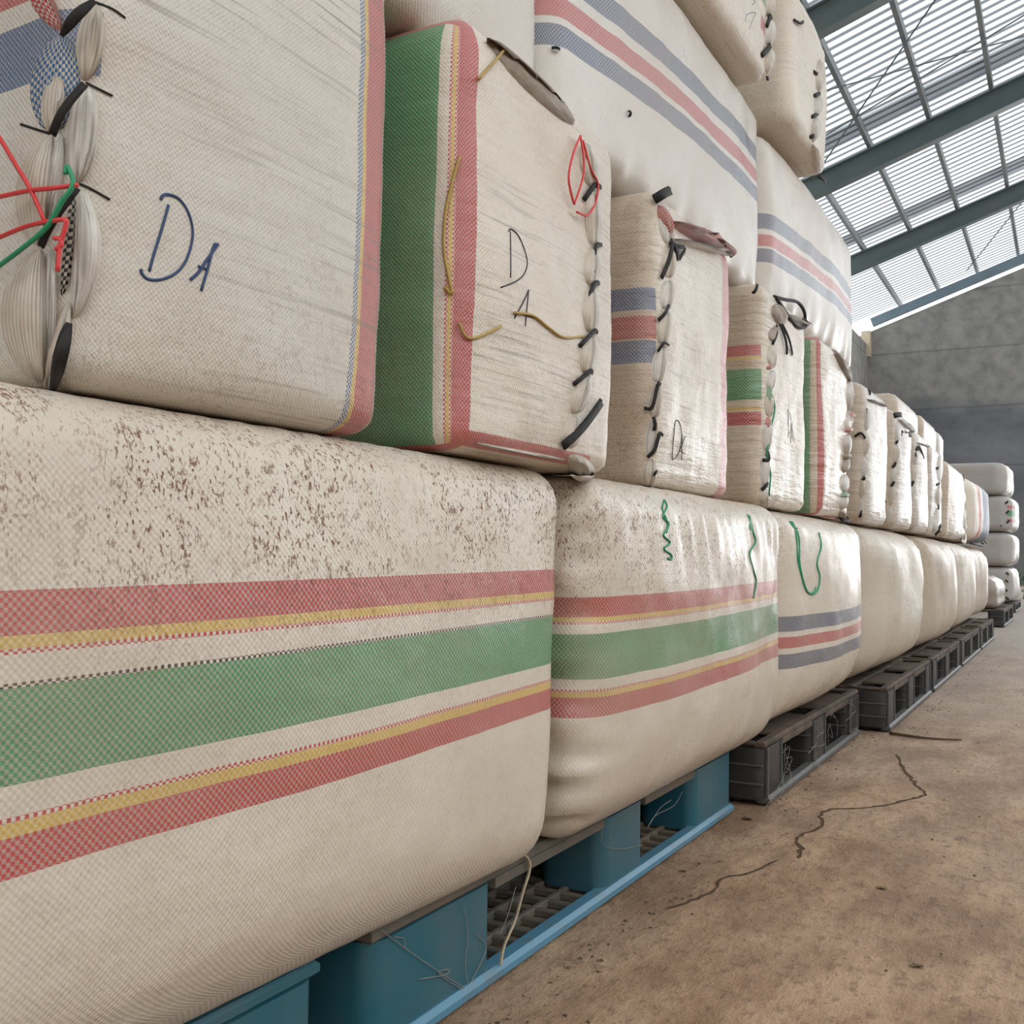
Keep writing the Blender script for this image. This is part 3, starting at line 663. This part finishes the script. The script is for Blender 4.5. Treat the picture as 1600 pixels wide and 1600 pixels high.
def petal(key, top, bot, wl, wr, h, mat, name='seam_fold', skew=0.0, n=14, m_=8):
    """a puffed gather of cloth between two points of the seam, wl and wr wide either side"""
    o = BVH[key][1]; vs = []; fs = []; uv = []
    a, na = pt(key, *top, 0); b, nb = pt(key, *bot, 0)
    for i in range(n + 1):
        s = i / n; e = math.sin(math.pi * min(1, max(0, s))) ** .6
        x = top[0] + (bot[0] - top[0]) * s; y = top[1] + (bot[1] - top[1]) * s
        for j in range(m_ + 1):
            t = -1 + 2 * j / m_; q = t * (wl if t < 0 else wr) * (e + .10)
            p, nn = pt(key, x + q, y + skew * q, 0)
            up = h * max(0, 1 - t * t) ** .7 * (e * .9 + .1) * (1 + .25 * math.sin(j * 2.4 + i * .25))
            nn = (nn + Vector((1, 0, 0))).normalized()
            vs.append(p + nn * (up + (-.002 if abs(t) == 1 or i in (0, n) else .0008)))
    L = (a - b).length; W = (vs[(n // 2) * (m_ + 1) + m_] - vs[(n // 2) * (m_ + 1)]).length
    for i in range(n):
        for j in range(m_):
            fs.append((i * (m_ + 1) + j, (i + 1) * (m_ + 1) + j, (i + 1) * (m_ + 1) + j + 1, i * (m_ + 1) + j + 1))
            q = lambda i_, j_: (W * j_ / m_, L * (1 - i_ / n))
            uv.append((q(i, j), q(i + 1, j), q(i + 1, j + 1), q(i, j + 1)))
    return mesh_obj(name, vs, fs, mat, o, True, None, uv)
def strap(key, pts, w, th=.0022, lift=.004, name='stitch', mat=None, arch=.004, widths=None):
    o = BVH[key][1]; raw = [pt(key, x, y, lift) for x, y in pts]; P = smooth_path([q[0] for q in raw], 4)
    nn = sum((q[1] for q in raw), Vector((.6, -.3, 0))).normalized(); N_ = len(P)
    P = [p + nn * arch * math.sin(math.pi * i / (N_ - 1)) for i, p in enumerate(P)]
    mb = MB(); mb.strap(P, w, th, nn, widths); return mb.build(name, mat or M['strap'], o, True)
def lettering(key, strokes, r, mat):
    o = BVH[key][1]; out = []
    for st in strokes:
        P = smooth_path([(x, y, 0) for x, y in st], 5); Q = [pt(key, p.x, p.y, .0002)[0] for p in P]
        mb = MB(); mb.tube(Q, r, 5); out.append(mb.build('lettering', mat, o, True))
    return out
def twine(key, strands, r, mat, label, group=None, lift=.003, name='twine'):
    root = None
    mb0 = MB(); first = pt(key, *strands[0][0], lift)[0]
    root = empty(name, first); tag(root, label, 'twine', group)
    for st in strands:
        P = smooth_path([pt(key, x, y, lift)[0] for x, y in st], 5); mb = MB(); mb.tube(P, r, 5); mb.build('strand', mat, root, True)
    return root
def seam(key, nodes, wl, wr, h, mats, st_w=.006, st_len=.5):
    for i in range(len(nodes) - 1):
        a, b = nodes[i], nodes[i + 1]
        petal(key, a, b, wl, wr, h * random.uniform(.8, 1.2), mats[i % len(mats)], n=8, m_=6)

# E1: the large bale at upper left
k_ = 'E1'; c1 = lambda *p: cv(p, 2.5)
petal(k_, (96, 54), (82, 210), 42, 36, .006, M['fold_blue'])
petal(k_, (60, -40), (97, 50), 30, 8, .006, M['fold_red'])
petal(k_, (148, 6), (133, 128), 22, 22, .010, M['fold'])
petal(k_, (92, 118), (82, 210), 26, 14, .012, M['fold'])
petal(k_, (133, 132), (121, 288), 26, 26, .013, M['fold_white'])
petal(k_, (82, 210), (64, 388), 48, 10, .013, M['fold'])
petal(k_, (94, 205), (72, 372), 18, 14, .010, M['fold_white'])
petal(k_, (114, 300), (96, 465), 6, 12, .006, M['fold_black'], 'edge_strip')
petal(k_, (121, 292), (112, 500), 6, 40, .015, M['fold_white'])
petal(k_, (64, 388), (66, 600), 62, 14, .016, M['fold'])
petal(k_, (80, 385), (76, 570), 14, 10, .012, M['fold_white'])
petal(k_, (108, 470), (72, 610), 18, 12, .010, M['fold'])
petal(k_, (40, 604), (86, 612), 8, 10, .008, M['fold_dust'])
strap(k_, c1((242, 138), (300, 75), (368, 5)), .0075, lift=.02, widths=[.5, .8, 1, 1.1, 1.1, 1.1, 1, .8, .6])
strap(k_, c1((205, 525), (255, 440), (330, 330)), .0065, lift=.02)
strap(k_, c1((160, 960), (215, 870), (300, 735)), .0065, lift=.02)
strap(k_, c1((203, 1540), (240, 1400), (268, 1265)), .0095, lift=.026, arch=.006, widths=[.4, .6, .8, .95, 1, 1, .95, .8, .5])
for q in (((372, 8), (440, 35), (490, 70)), ((335, 322), (390, 350), (440, 375)), ((310, 718), (350, 735), (430, 780)), ((195, 522), (140, 505), (80, 485))):
    strap(k_, c1(*q), .0018, .0006, .0008, arch=0)
lettering(k_, [cv(p, 2.2226) for p in ([(585, 712), (560, 800), (535, 880), (518, 942)], [(557, 694), (566, 680), (585, 676), (620, 690), (650, 730), (668, 790), (664, 850), (640, 915), (600, 955), (550, 972), (510, 968), (490, 945), (492, 936)], [(758, 848), (720, 900), (690, 945), (660, 973)], [(757, 850), (742, 855), (722, 930), (698, 1010)], [(688, 925), (722, 936)])], .0013, M['ink_blue'])
twine(k_, [c1((-40, 480), (0, 540), (60, 640), (120, 740), (175, 865)), c1((-60, 785), (0, 768), (110, 745), (200, 735), (305, 722))], .0017, M['red_twine'], 'red plastic strings crossing the stitched left edge of the upper left bale', lift=.034)
twine(k_, [c1((-60, 945), (0, 925), (90, 888), (170, 868), (250, 858), (258, 880), (235, 960), (225, 1060)), c1((210, 930), (235, 935), (240, 960), (215, 975))], .0017, M['red_twine'], 'lower red plastic string with a small loop on the upper left bale', lift=.034)
twine(k_, [c1((-60, 1080), (0, 1035), (80, 975), (180, 890), (240, 790), (285, 720), (262, 650), (255, 680))], .0018, M['green_twine'], 'green plastic string lying across the seam of the upper left bale', lift=.034)

# E2: green sided bale
k_ = 'E2'; c2 = lambda *p: cv(p, 2.052, 560, 0)
nodes = c2((722, 455), (745, 600), (750, 790), (742, 915), (742, 1070), (728, 1200), (690, 1330), (672, 1440))
for i in range(len(nodes) - 1):
    petal(k_, nodes[i], nodes[i + 1], 12, 4, .007, M['fold']); petal(k_, (nodes[i][0] + 3, nodes[i][1]), (nodes[i + 1][0] + 3, nodes[i + 1][1]), 4, 12, .007, M['fold_white'])
petal(k_, c2((690, 1455))[0], c2((720, 1545))[0], 16, 24, .010, M['fold'])
petal(k_, c2((370, 1418))[0], c2((665, 1475))[0], 14, 12, .010, M['fold'], 'bottom_flap', n=16)
petal(k_, c2((420, 120))[0], c2((690, 405))[0], 22, 20, .008, M['fold_dust'], 'top_flap', n=16)
for q, w in ((((722, 640), (750, 595), (778, 600)), .007), (((750, 840), (755, 790), (780, 785)), .006), (((728, 970), (750, 912), (772, 908)), .007), (((746, 895), (750, 850)), .005), (((708, 1110), (748, 1063), (766, 1066)), .006), (((690, 1232), (735, 1190), (750, 1196)), .006)):
    strap(k_, c2(*q), w, .0018)
strap(k_, c2((655, 1430), (710, 1370), (778, 1288)), .012, .003, .012)
lettering(k_, [c2(*p) for p in ([(487, 742), (488, 820), (488, 890)], [(480, 742), (490, 735), (515, 760), (540, 830), (533, 875), (505, 902), (455, 922)], [(546, 930), (525, 975), (500, 1020)], [(545, 935), (540, 990), (535, 1045)], [(508, 1003), (565, 1020)])], .0010, M['ink_black'])
twine(k_, [c2((712, 435), (690, 490), (675, 560), (680, 610), (692, 655)), c2((712, 435), (722, 500), (722, 560), (705, 620), (692, 655)), c2((720, 450), (745, 540), (768, 590), (760, 650), (735, 690), (700, 680))], .0016, M['red_twine'], 'red plastic string looped at the stitched edge of the green striped bale', lift=.020)
twine(k_, [c2((470, 155), (430, 205), (385, 255))], .0018, M['yellow_twine'], 'short yellow string across the upper corner of the green striped bale', lift=.005)
twine(k_, [c2((325, 500), (300, 590), (280, 680), (274, 790), (288, 880), (300, 940), (275, 920))], .0020, M['yellow_twine'], 'yellow brown string hanging down the red edge of the green striped bale', lift=.004)
twine(k_, [c2((322, 1035), (350, 1083), (400, 1075), (458, 1045)), c2((500, 1003), (560, 1012), (610, 1050), (660, 1082), (725, 1078))], .0018, M['yellow_twine'], 'yellow brown string lying sideways across the white front below the DA', lift=.004)

# E3: blue red blue sided bale
k_ = 'E3'; c3 = lambda *p: cv(p, 2.667, 900, 260)
nodes = c3((362, 170), (385, 330), (382, 470), (372, 600), (355, 745), (335, 905), (322, 1050), (308, 1215), (298, 1345))
for i in range(len(nodes) - 1):
    petal(k_, nodes[i], nodes[i + 1], 11, 3, .005, [M['fold_white'], M['fold']][i % 2], n=10); petal(k_, (nodes[i][0] + 3, nodes[i][1]), (nodes[i + 1][0] + 3, nodes[i + 1][1]), 3, 9, .006, M['fold'], n=10)
petal(k_, c3((345, 160))[0], c3((390, 290))[0], 8, 10, .010, M['fold_red'], 'top_flap')
petal(k_, c3((392, 225))[0], c3((660, 375))[0], 18, 20, .022, M['fold_red'], 'top_flap', n=16)
petal(k_, c3((400, 300))[0], c3((650, 375))[0], 14, 12, .016, M['fold_white'], 'top_flap', n=16)
strap(k_, c3((325, 138), (355, 118), (392, 100)), .016, .003, .010)
for q, w in ((((355, 465), (378, 400), (392, 340), (396, 300)), .008), (((425, 388), (405, 335), (392, 320)), .009), (((392, 322), (420, 335), (447, 345), (430, 385)), .008), (((343, 640), (365, 610), (387, 575)), .006), (((340, 770), (358, 738), (387, 745)), .005), (((283, 1008), (312, 1006), (330, 930), (340, 905), (352, 908)), .006), (((325, 1100), (322, 1045)), .006), (((298, 1212), (322, 1180), (342, 1115), (362, 1120)), .006), (((300, 1345), (322, 1280), (337, 1270)), .006)):
    strap(k_, c3(*q), w, .0018, .008)
lettering(k_, [c3(*p) for p in ([(412, 1075), (405, 1150), (400, 1222)], [(410, 1080), (418, 1058), (432, 1070), (440, 1120), (432, 1180), (415, 1215), (400, 1222)], [(455, 1125), (440, 1165), (425, 1200)], [(442, 1120), (440, 1225)], [(430, 1182), (452, 1197)])], .0009, M['ink_black'])

# E4: red green red sided bale
k_ = 'E4'; c4 = lambda *p: cv(p, 3.81, 1120, 430)
nodes = c4((352, 300), (335, 400), (335, 560), (320, 690), (315, 850), (298, 1060), (285, 1260), (285, 1400))
for i in range(len(nodes) - 1):
    petal(k_, nodes[i], nodes[i + 1], 10, 4, .006, [M['fold_dust'], M['fold'], M['fold_white'], M['fold'], M['fold_white'], M['fold_white'], M['fold']][i % 7], n=8)
petal(k_, (1203, 570), (1201, 578), 5, 4, .006, M['fold_red'], n=6); petal(k_, (1202, 595), (1200, 640), 4, 3, .006, M['fold_green'], n=6); petal(k_, (1200, 650), (1198, 672), 4, 3, .006, M['fold_red'], n=6)
petal(k_, c4((350, 170))[0], c4((380, 300))[0], 10, 12, .012, M['fold_dust'], 'top_flap')
petal(k_, c4((400, 230))[0], c4((570, 310))[0], 10, 10, .012, M['fold_white'], 'top_flap', n=12)
P = smooth_path([pt(k_, x, y, .016)[0] for x, y in c4((340, 128), (410, 146), (480, 160), (520, 215), (546, 272), (528, 308), (480, 305), (430, 250), (390, 190), (352, 136))], 5)
mb = MB(); mb.tube(P, .0042, 6); mb.build('strap_loop', M['strap'], BVH[k_][1], True)
strap(k_, c4((372, 280), (400, 380), (418, 470)), .010, .002, .010); strap(k_, c4((385, 285), (420, 380), (450, 472)), .010, .002, .012)
for q in (((268, 1275), (303, 1228)), ((272, 1100), (300, 1098), (300, 1050)), ((330, 410), (358, 300)), ((178, 35), (215, 42), (245, 45))): strap(k_, c4(*q), .008, .002, .006)
lettering(k_, [c4(*p) for p in ([(425, 800), (428, 960)], [(420, 800), (440, 840), (438, 920), (420, 965)], [(448, 880), (440, 1000)], [(446, 890), (458, 990)])], .0008, M['ink_faint'])
twine(k_, [c4((322, 690), (345, 790), (325, 900), (300, 1060), (320, 1190), (312, 1300), (318, 1390))], .0020, M['green_twine'], 'green string running down the seam of the bale with the strap loop', lift=.012)

# E5: green striped, fifth
k_ = 'E5'
nodes = c4((795, 620), (792, 800), (775, 940), (768, 1080), (755, 1180), (758, 1300), (742, 1400), (742, 1460))
ms = [M['fold_white'], M['fold'], M['fold_white'], M['fold_dust'], M['fold_white'], M['fold_white'], M['fold_dust']]
for i in range(len(nodes) - 1): petal(k_, nodes[i], nodes[i + 1], 5, 5, .012, ms[i], n=8)
for a_, b_, mm in (((790, 810), (785, 860), 'fold_red'), ((775, 900), (772, 940), 'fold_red'), ((765, 1050), (758, 1100), 'fold_dust'), ((752, 1290), (748, 1330), 'fold_green')): petal(k_, c4(a_)[0], c4(b_)[0], 3, 3, .016, M[mm], n=6, m_=4)
petal(k_, c4((690, 440))[0], c4((795, 640))[0], 3, 8, .012, M['fold_dust'], 'top_flap')
petal(k_, c4((605, 1435))[0], c4((728, 1445))[0], 4, 3, .008, M['fold_red'], 'bottom_flap')
strap(k_, c4((740, 1462), (780, 1462), (828, 1464)), .012, .003, .004)

c5 = lambda *p: cv(p, 3.077, 1250, 480)
def small_bale_trim(key, nodes, straps, flaps=()):
    for i in range(len(nodes) - 1): petal(key, nodes[i], nodes[i + 1], 4, 4, .010, [M['fold_white'], M['fold']][i % 2], n=6, m_=4)
    for q, w in straps: strap(key, c5(*q), w, .0025, .006)
    for a, b, wl, wr, mm in flaps: petal(key, c5(a)[0], c5(b)[0], wl, wr, .012, mm, 'top_flap', n=8, m_=4)
small_bale_trim('E6', c5((320, 480), (318, 600), (308, 720), (300, 820), (292, 920), (284, 1020)), [(((322, 490), (318, 515), (326, 545)), .014), (((262, 622), (290, 606), (320, 640)), .008), (((300, 830), (310, 815)), .010), (((285, 1010), (302, 960)), .010), (((330, 400), (335, 420)), .01)], [((320, 440), (418, 480), 6, 6, M['fold_dust'])])
small_bale_trim('E7', c5((468, 545), (465, 660), (452, 760), (440, 850), (432, 960), (424, 1050)), [(((482, 604), (530, 612), (578, 622)), .022), (((452, 520), (488, 516)), .020), (((460, 655), (470, 630)), .010), (((445, 770), (460, 745)), .010), (((438, 860), (452, 835)), .010), (((402, 938), (412, 930)), .010)], [((470, 535), (550, 605), 5, 8, M['fold_white'])])
small_bale_trim('E8', c5((550, 680), (545, 760), (535, 850), (525, 950), (518, 1060)), [(((556, 692), (570, 672), (597, 727)), .014), (((566, 678), (552, 705), (556, 740)), .012), (((532, 860), (545, 830)), .012)], [((560, 650), (670, 690), 5, 6, M['fold'])])
small_bale_trim('E9', c5((672, 700), (668, 850), (662, 960), (640, 1090)), [(((648, 1092), (672, 1060), (698, 1034)), .024), (((655, 776), (676, 764)), .012), (((655, 855), (672, 846)), .012), (((658, 905), (668, 895)), .012), (((660, 975), (666, 945)), .012)])
small_bale_trim('E10', c5((802, 790), (806, 850), (800, 960), (795, 1080), (790, 1160)), [(((780, 1138), (822, 1146)), .022), (((826, 1130), (858, 1108)), .016)])
small_bale_trim('E11', [], [(((856, 1196), (920, 1206), (988, 1216)), .016), (((918, 1172), (946, 1140)), .010)])
c6 = lambda *p: cv(p, 2.857, 1180, 0)
for q, w in ((((50, 118), (60, 72), (72, 88)), .010), (((28, 248), (60, 205), (88, 216)), .012), (((50, 350), (80, 362)), .010)): strap('Q0', c6(*q), w, .0025, .006)
n_ = c6((58, -30), (62, 80), (62, 210), (56, 330))
for i in range(3): petal('Q0', n_[i], n_[i + 1], 5, 5, .012, [M['fold'], M['fold_white'], M['fold']][i], n=6, m_=4)
lettering('Q0', [cv(p, 2, 560, 0) for p in ([(1208, 68), (1214, 46), (1240, 40), (1228, 72), (1222, 92)], [(1226, -6), (1240, 6), (1230, 14)])], .0012, M['ink_faint'])
for q, w in ((((172, 88), (195, 106), (215, 96)), .007), (((262, 320), (284, 338), (286, 310)), .010), (((262, 428), (290, 414)), .010), (((252, 522), (282, 504)), .010), (((245, 612), (268, 600)), .010), (((296, 824), (322, 830)), .014)): strap('Q1', c6(*q), w, .0025, .006)
n_ = c6((285, 260), (282, 420), (270, 520), (258, 640), (268, 780))
for i in range(4): petal('Q1', n_[i], n_[i + 1], 5, 6, .012, [M['fold'], M['fold_white'], M['fold_white'], M['fold']][i], n=6, m_=4)
strap('T1', [(862, 75), (874, 77)], .005, .002, .004)
strap('T1', cv([(845, 347), (846, 364)], 2, 560, 0), .006, .002, .003)
for i, (x, y) in enumerate(((1577, 835), (1575, 815), (1574, 800), (1573, 785))): strap('F2', [(x - 2, y + 2), (x + 2, y - 2)], .016, .006, .01)
for i, (x, y) in enumerate(((1574, 935), (1572, 922), (1573, 908), (1574, 896))): strap('F0', [(x - 2, y - 2), (x + 2, y + 2)], .016, .006, .01)

# green strings on the bottom row
c7 = lambda *p: cv(p, 2.758, 840, 720)
twine('B2', [c7((546, 168), (538, 210), (556, 255), (562, 285), (544, 322), (572, 352), (545, 380), (574, 402), (577, 425), (560, 420)), c7((548, 170), (558, 200), (540, 240), (566, 270), (555, 310))], .0016, M['green_twine'], 'green string dangling near the middle of the second bottom bale')
twine('B2', [c7((912, 236), (930, 310), (940, 352), (914, 400), (930, 470), (942, 520), (930, 592)), c7((905, 232), (916, 280), (918, 300))], .0018, M['green_twine'], 'green string dangling at the right end of the second bottom bale')
twine('B3', [c7((1090, 262), (1114, 310), (1122, 430), (1150, 540), (1176, 574), (1206, 560), (1216, 500), (1204, 440), (1222, 370), (1212, 310)), c7((1096, 262), (1126, 330), (1130, 450), (1160, 560), (1188, 566), (1200, 545)), c7((1085, 262), (1100, 285), (1118, 290))], .0024, M['green_twine'], 'green string hanging in a long loop on the blue striped bottom bale')

# ------------------------------------------------------------------ floor cracks and litter
M['crack'] = plain_mat('crack_dirt', (.11, .07, .045), .95, .1, .4, 60)
def crack(pts, w):
    P = smooth_path([on_z(x, y, 0) for x, y in pts], 5); vs = []; fs = []
    rnd = random.Random(len(pts))
    for i, p in enumerate(P):
        t = (P[min(i + 1, len(P) - 1)] - P[max(i - 1, 0)]).normalized(); a = Vector((-t.y, t.x, 0)); j = Vector((rnd.uniform(-1, 1), rnd.uniform(-1, 1), 0)) * w * .9
        ww = w * rnd.uniform(.35, 1.0) * (1 if 0 < i < len(P) - 1 else .1)
        for q in (-1, 0, 1): vs.append(p + j + a * q * ww + Vector((0, 0, .0012 if q else .0006)))
    for i in range(len(P) - 1):
        for q in (0, 1): fs.append((i * 3 + q, i * 3 + q + 1, (i + 1) * 3 + q + 1, (i + 1) * 3 + q))
    mesh_obj('crack', vs, fs, M['crack'], fl)
c8 = lambda *p: cv(p, 2, 800, 1050)
crack(c8((1200, 255), (1215, 290), (1240, 325), (1265, 355), (1290, 385), (1232, 400), (1180, 415), (1100, 425), (1000, 430), (962, 448), (970, 480), (900, 510), (885, 530), (905, 552), (895, 585)), .0045)
crack(c8((832, 588), (740, 628), (652, 648), (635, 680), (580, 708), (480, 745)), .0032)
M['twig'] = plain_mat('dark_twig', (.13, .085, .055), .8, .2, .4, 40)
M['leaf'] = plain_mat('dry_leaf', (.19, .135, .07), .7, .2, .5, 60)
P = smooth_path([on_z(x, y, .006) for x, y in c8((1180, 190), (1230, 198), (1290, 206), (1350, 210), (1405, 212))], 4); mb = MB(); mb.tube(P, .005, 6, [1 - .5 * i / (len(P) - 1) for i in range(len(P))])
tw = mb.build('twig', M['twig'], None, True); tag(tw, 'dark twig lying on the floor in front of the jutting black pallet', 'twig')
def scrap(name, px, py, size, seed, label, mat, cat):
    rnd = random.Random(seed); c = on_z(px, py, 0); n = 9; vs = [c + Vector((0, 0, size * .35))]; ring2 = []
    for i in range(n):
        a = 2 * math.pi * i / n; q = size * rnd.uniform(.55, 1.15); vs.append(c + Vector((q * math.cos(a), q * .6 * math.sin(a), size * rnd.uniform(.1, .4))))
    for i in range(n):
        vs.append(vs[1 + i] * .6 + c * .4 + Vector((0, 0, 0))); vs[-1].z = .001
    fs = [(0, 1 + i, 1 + (i + 1) % n) for i in range(n)] + [(1 + i, n + 1 + i, n + 1 + (i + 1) % n, 1 + (i + 1) % n) for i in range(n)]
    o = mesh_obj(name, vs, fs, mat, None, False, c); tag(o, label, cat); return o
scrap('dry_leaf', *c8((1265, 922))[0], .011, 1, 'curled dry olive leaf alone on the open floor', M['leaf'], 'leaf')
scrap('dry_leaf', *c8((1153, 678))[0], .009, 2, 'small dark dry leaf on the floor beyond the olive one', M['leaf'], 'leaf')
scrap('dirt_clod', *c8((535, 624))[0], .008, 3, 'brown crumb of dirt on the floor beside the blue pallet rail', M['twig'], 'dirt')
scrap('dirt_clod', *c8((735, 462))[0], .014, 4, 'flat brown scrap of dirt at the corner of the black pallet', M['twig'], 'dirt')
rnd = random.Random(5); mb = MB()
for i in range(900):
    y = 1.0 + 5.5 * rnd.random() ** 1.6; near_p = rnd.random() < .45
    x = -.62 + (abs(rnd.gauss(0, .06)) if near_p else rnd.random() * 1.7)
    if x < -.60: x = -.59
    if 3.3 < y and x < -.5: x += .12
    s_ = .0012 + .0035 * rnd.random() ** 3; a = rnd.random() * 6.28
    p = [Vector((x + s_ * r_ * math.cos(a + k * 2.1), y + s_ * r_ * math.sin(a + k * 2.1), .0004)) for k, r_ in enumerate((1, .7, 1.3))]
    mb.add(p + [Vector((x, y, s_ * .7))], [(0, 1, 3), (1, 2, 3), (2, 0, 3)])
lt = mb.build('litter', M['twig']); tag(lt, 'brown crumbs and chaff scattered over the dusty floor', 'litter', None, 'stuff')

# pale string and cobwebs on the blue pallet
X_ = -.645
mb = MB()
for dz in (0, 1):
    mb = MB() if dz == 0 else mb
    P = smooth_path([on_x(x + dz * 1.5, y, X_ + .004 * dz) for x, y in cv([(735, 340), (752, 345), (785, 368), (792, 410), (768, 490), (740, 590), (702, 680), (688, 750)], 2.2857, 480, 1180)], 5)
    mb.tube(P, .0014, 5)
so = mb.build('string', M['straw'], None, True); tag(so, 'pale frayed string hanging from the blue pallet deck over its opening', 'string')
M['web'] = plain_mat('dusty_cobweb', (.30, .28, .25), .9, .1, .3, 50)
pal = [o for o in bpy.data.objects if o.name.startswith('pallet') and o.parent is None]
mb = MB(); rnd = random.Random(3)
webs = [[(265, 625), (350, 690), (480, 780), (560, 830), (620, 865)], [(350, 690), (345, 655), (310, 650)], [(400, 800), (490, 785), (510, 765), (470, 780), (560, 840)], [(560, 540), (575, 640), (565, 740), (575, 830)], [(590, 805), (660, 800), (680, 790)], [(575, 830), (640, 690), (605, 640)], [(1050, 260), (1060, 320), (1120, 335), (1200, 320)], [(1215, 260), (1260, 190), (1300, 160)], [(1220, 250), (1245, 215), (1310, 180), (1340, 130)], [(690, 640), (720, 560), (745, 470)]]
for w in webs:
    P = smooth_path([on_x(x, y, -.6475) for x, y in cv(w, 2.2857, 480, 1180)], 4); mb.tube(P, .0005, 4)
wo = mb.build('cobweb', M['web'], pal[1]); wo['kind'] = 'stuff'
mb = MB()
for i in range(26):
    x = -.60 + rnd.uniform(-.004, .004); y = rnd.choice([2.21, 2.37, 2.68, 2.84, 3.12]) + rnd.uniform(-.02, .02); z = rnd.uniform(.02, .13)
    P = smooth_path([Vector((x + .004, y, z)), Vector((x + .012, y + rnd.uniform(-.06, .06), z + rnd.uniform(-.06, .02))), Vector((x + .004, y + rnd.uniform(-.1, .1), max(.004, z - rnd.uniform(0, .08))))], 3); mb.tube(P, .0006, 4)
wo = mb.build('cobweb', M['web'], pal[2]); wo['kind'] = 'stuff'

# ------------------------------------------------------------------ far right end
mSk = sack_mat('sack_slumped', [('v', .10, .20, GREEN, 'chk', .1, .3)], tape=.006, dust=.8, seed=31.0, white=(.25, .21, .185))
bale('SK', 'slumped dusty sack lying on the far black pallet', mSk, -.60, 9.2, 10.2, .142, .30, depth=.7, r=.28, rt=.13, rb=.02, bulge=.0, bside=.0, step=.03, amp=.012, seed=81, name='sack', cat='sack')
M['leafgreen'] = plain_mat('green_leaf', (.03, .11, .025), .5, .4, .5, 6)
c = on_z(1600, 936, 0); root = empty('leafy_shrub', c); tag(root, 'small dark green leafy shrub beyond the far stack at the right edge', 'shrub')
mb = MB(); mb.tube([c, c + Vector((.02, 0, .15)), c + Vector((0, .03, .32))], .012, 6); mb.build('stem', M['twig'], root)
rnd = random.Random(9); mb = MB()
for i in range(150):
    p = c + Vector((rnd.gauss(0, .11), rnd.gauss(0, .11), .12 + rnd.random() * .30)); a = rnd.random() * 6.28; d = Vector((math.cos(a), math.sin(a), rnd.uniform(-.4, .5))) * .05; q = Vector((-d.y, d.x, .01)) * .4
    mb.add([p, p + d * .5 + q, p + d + Vector((0, 0, -.01)), p + d * .5 - q], [(0, 1, 2), (0, 2, 3)])
lo = mb.build('foliage', M['leafgreen'], root); lo['kind'] = 'stuff'
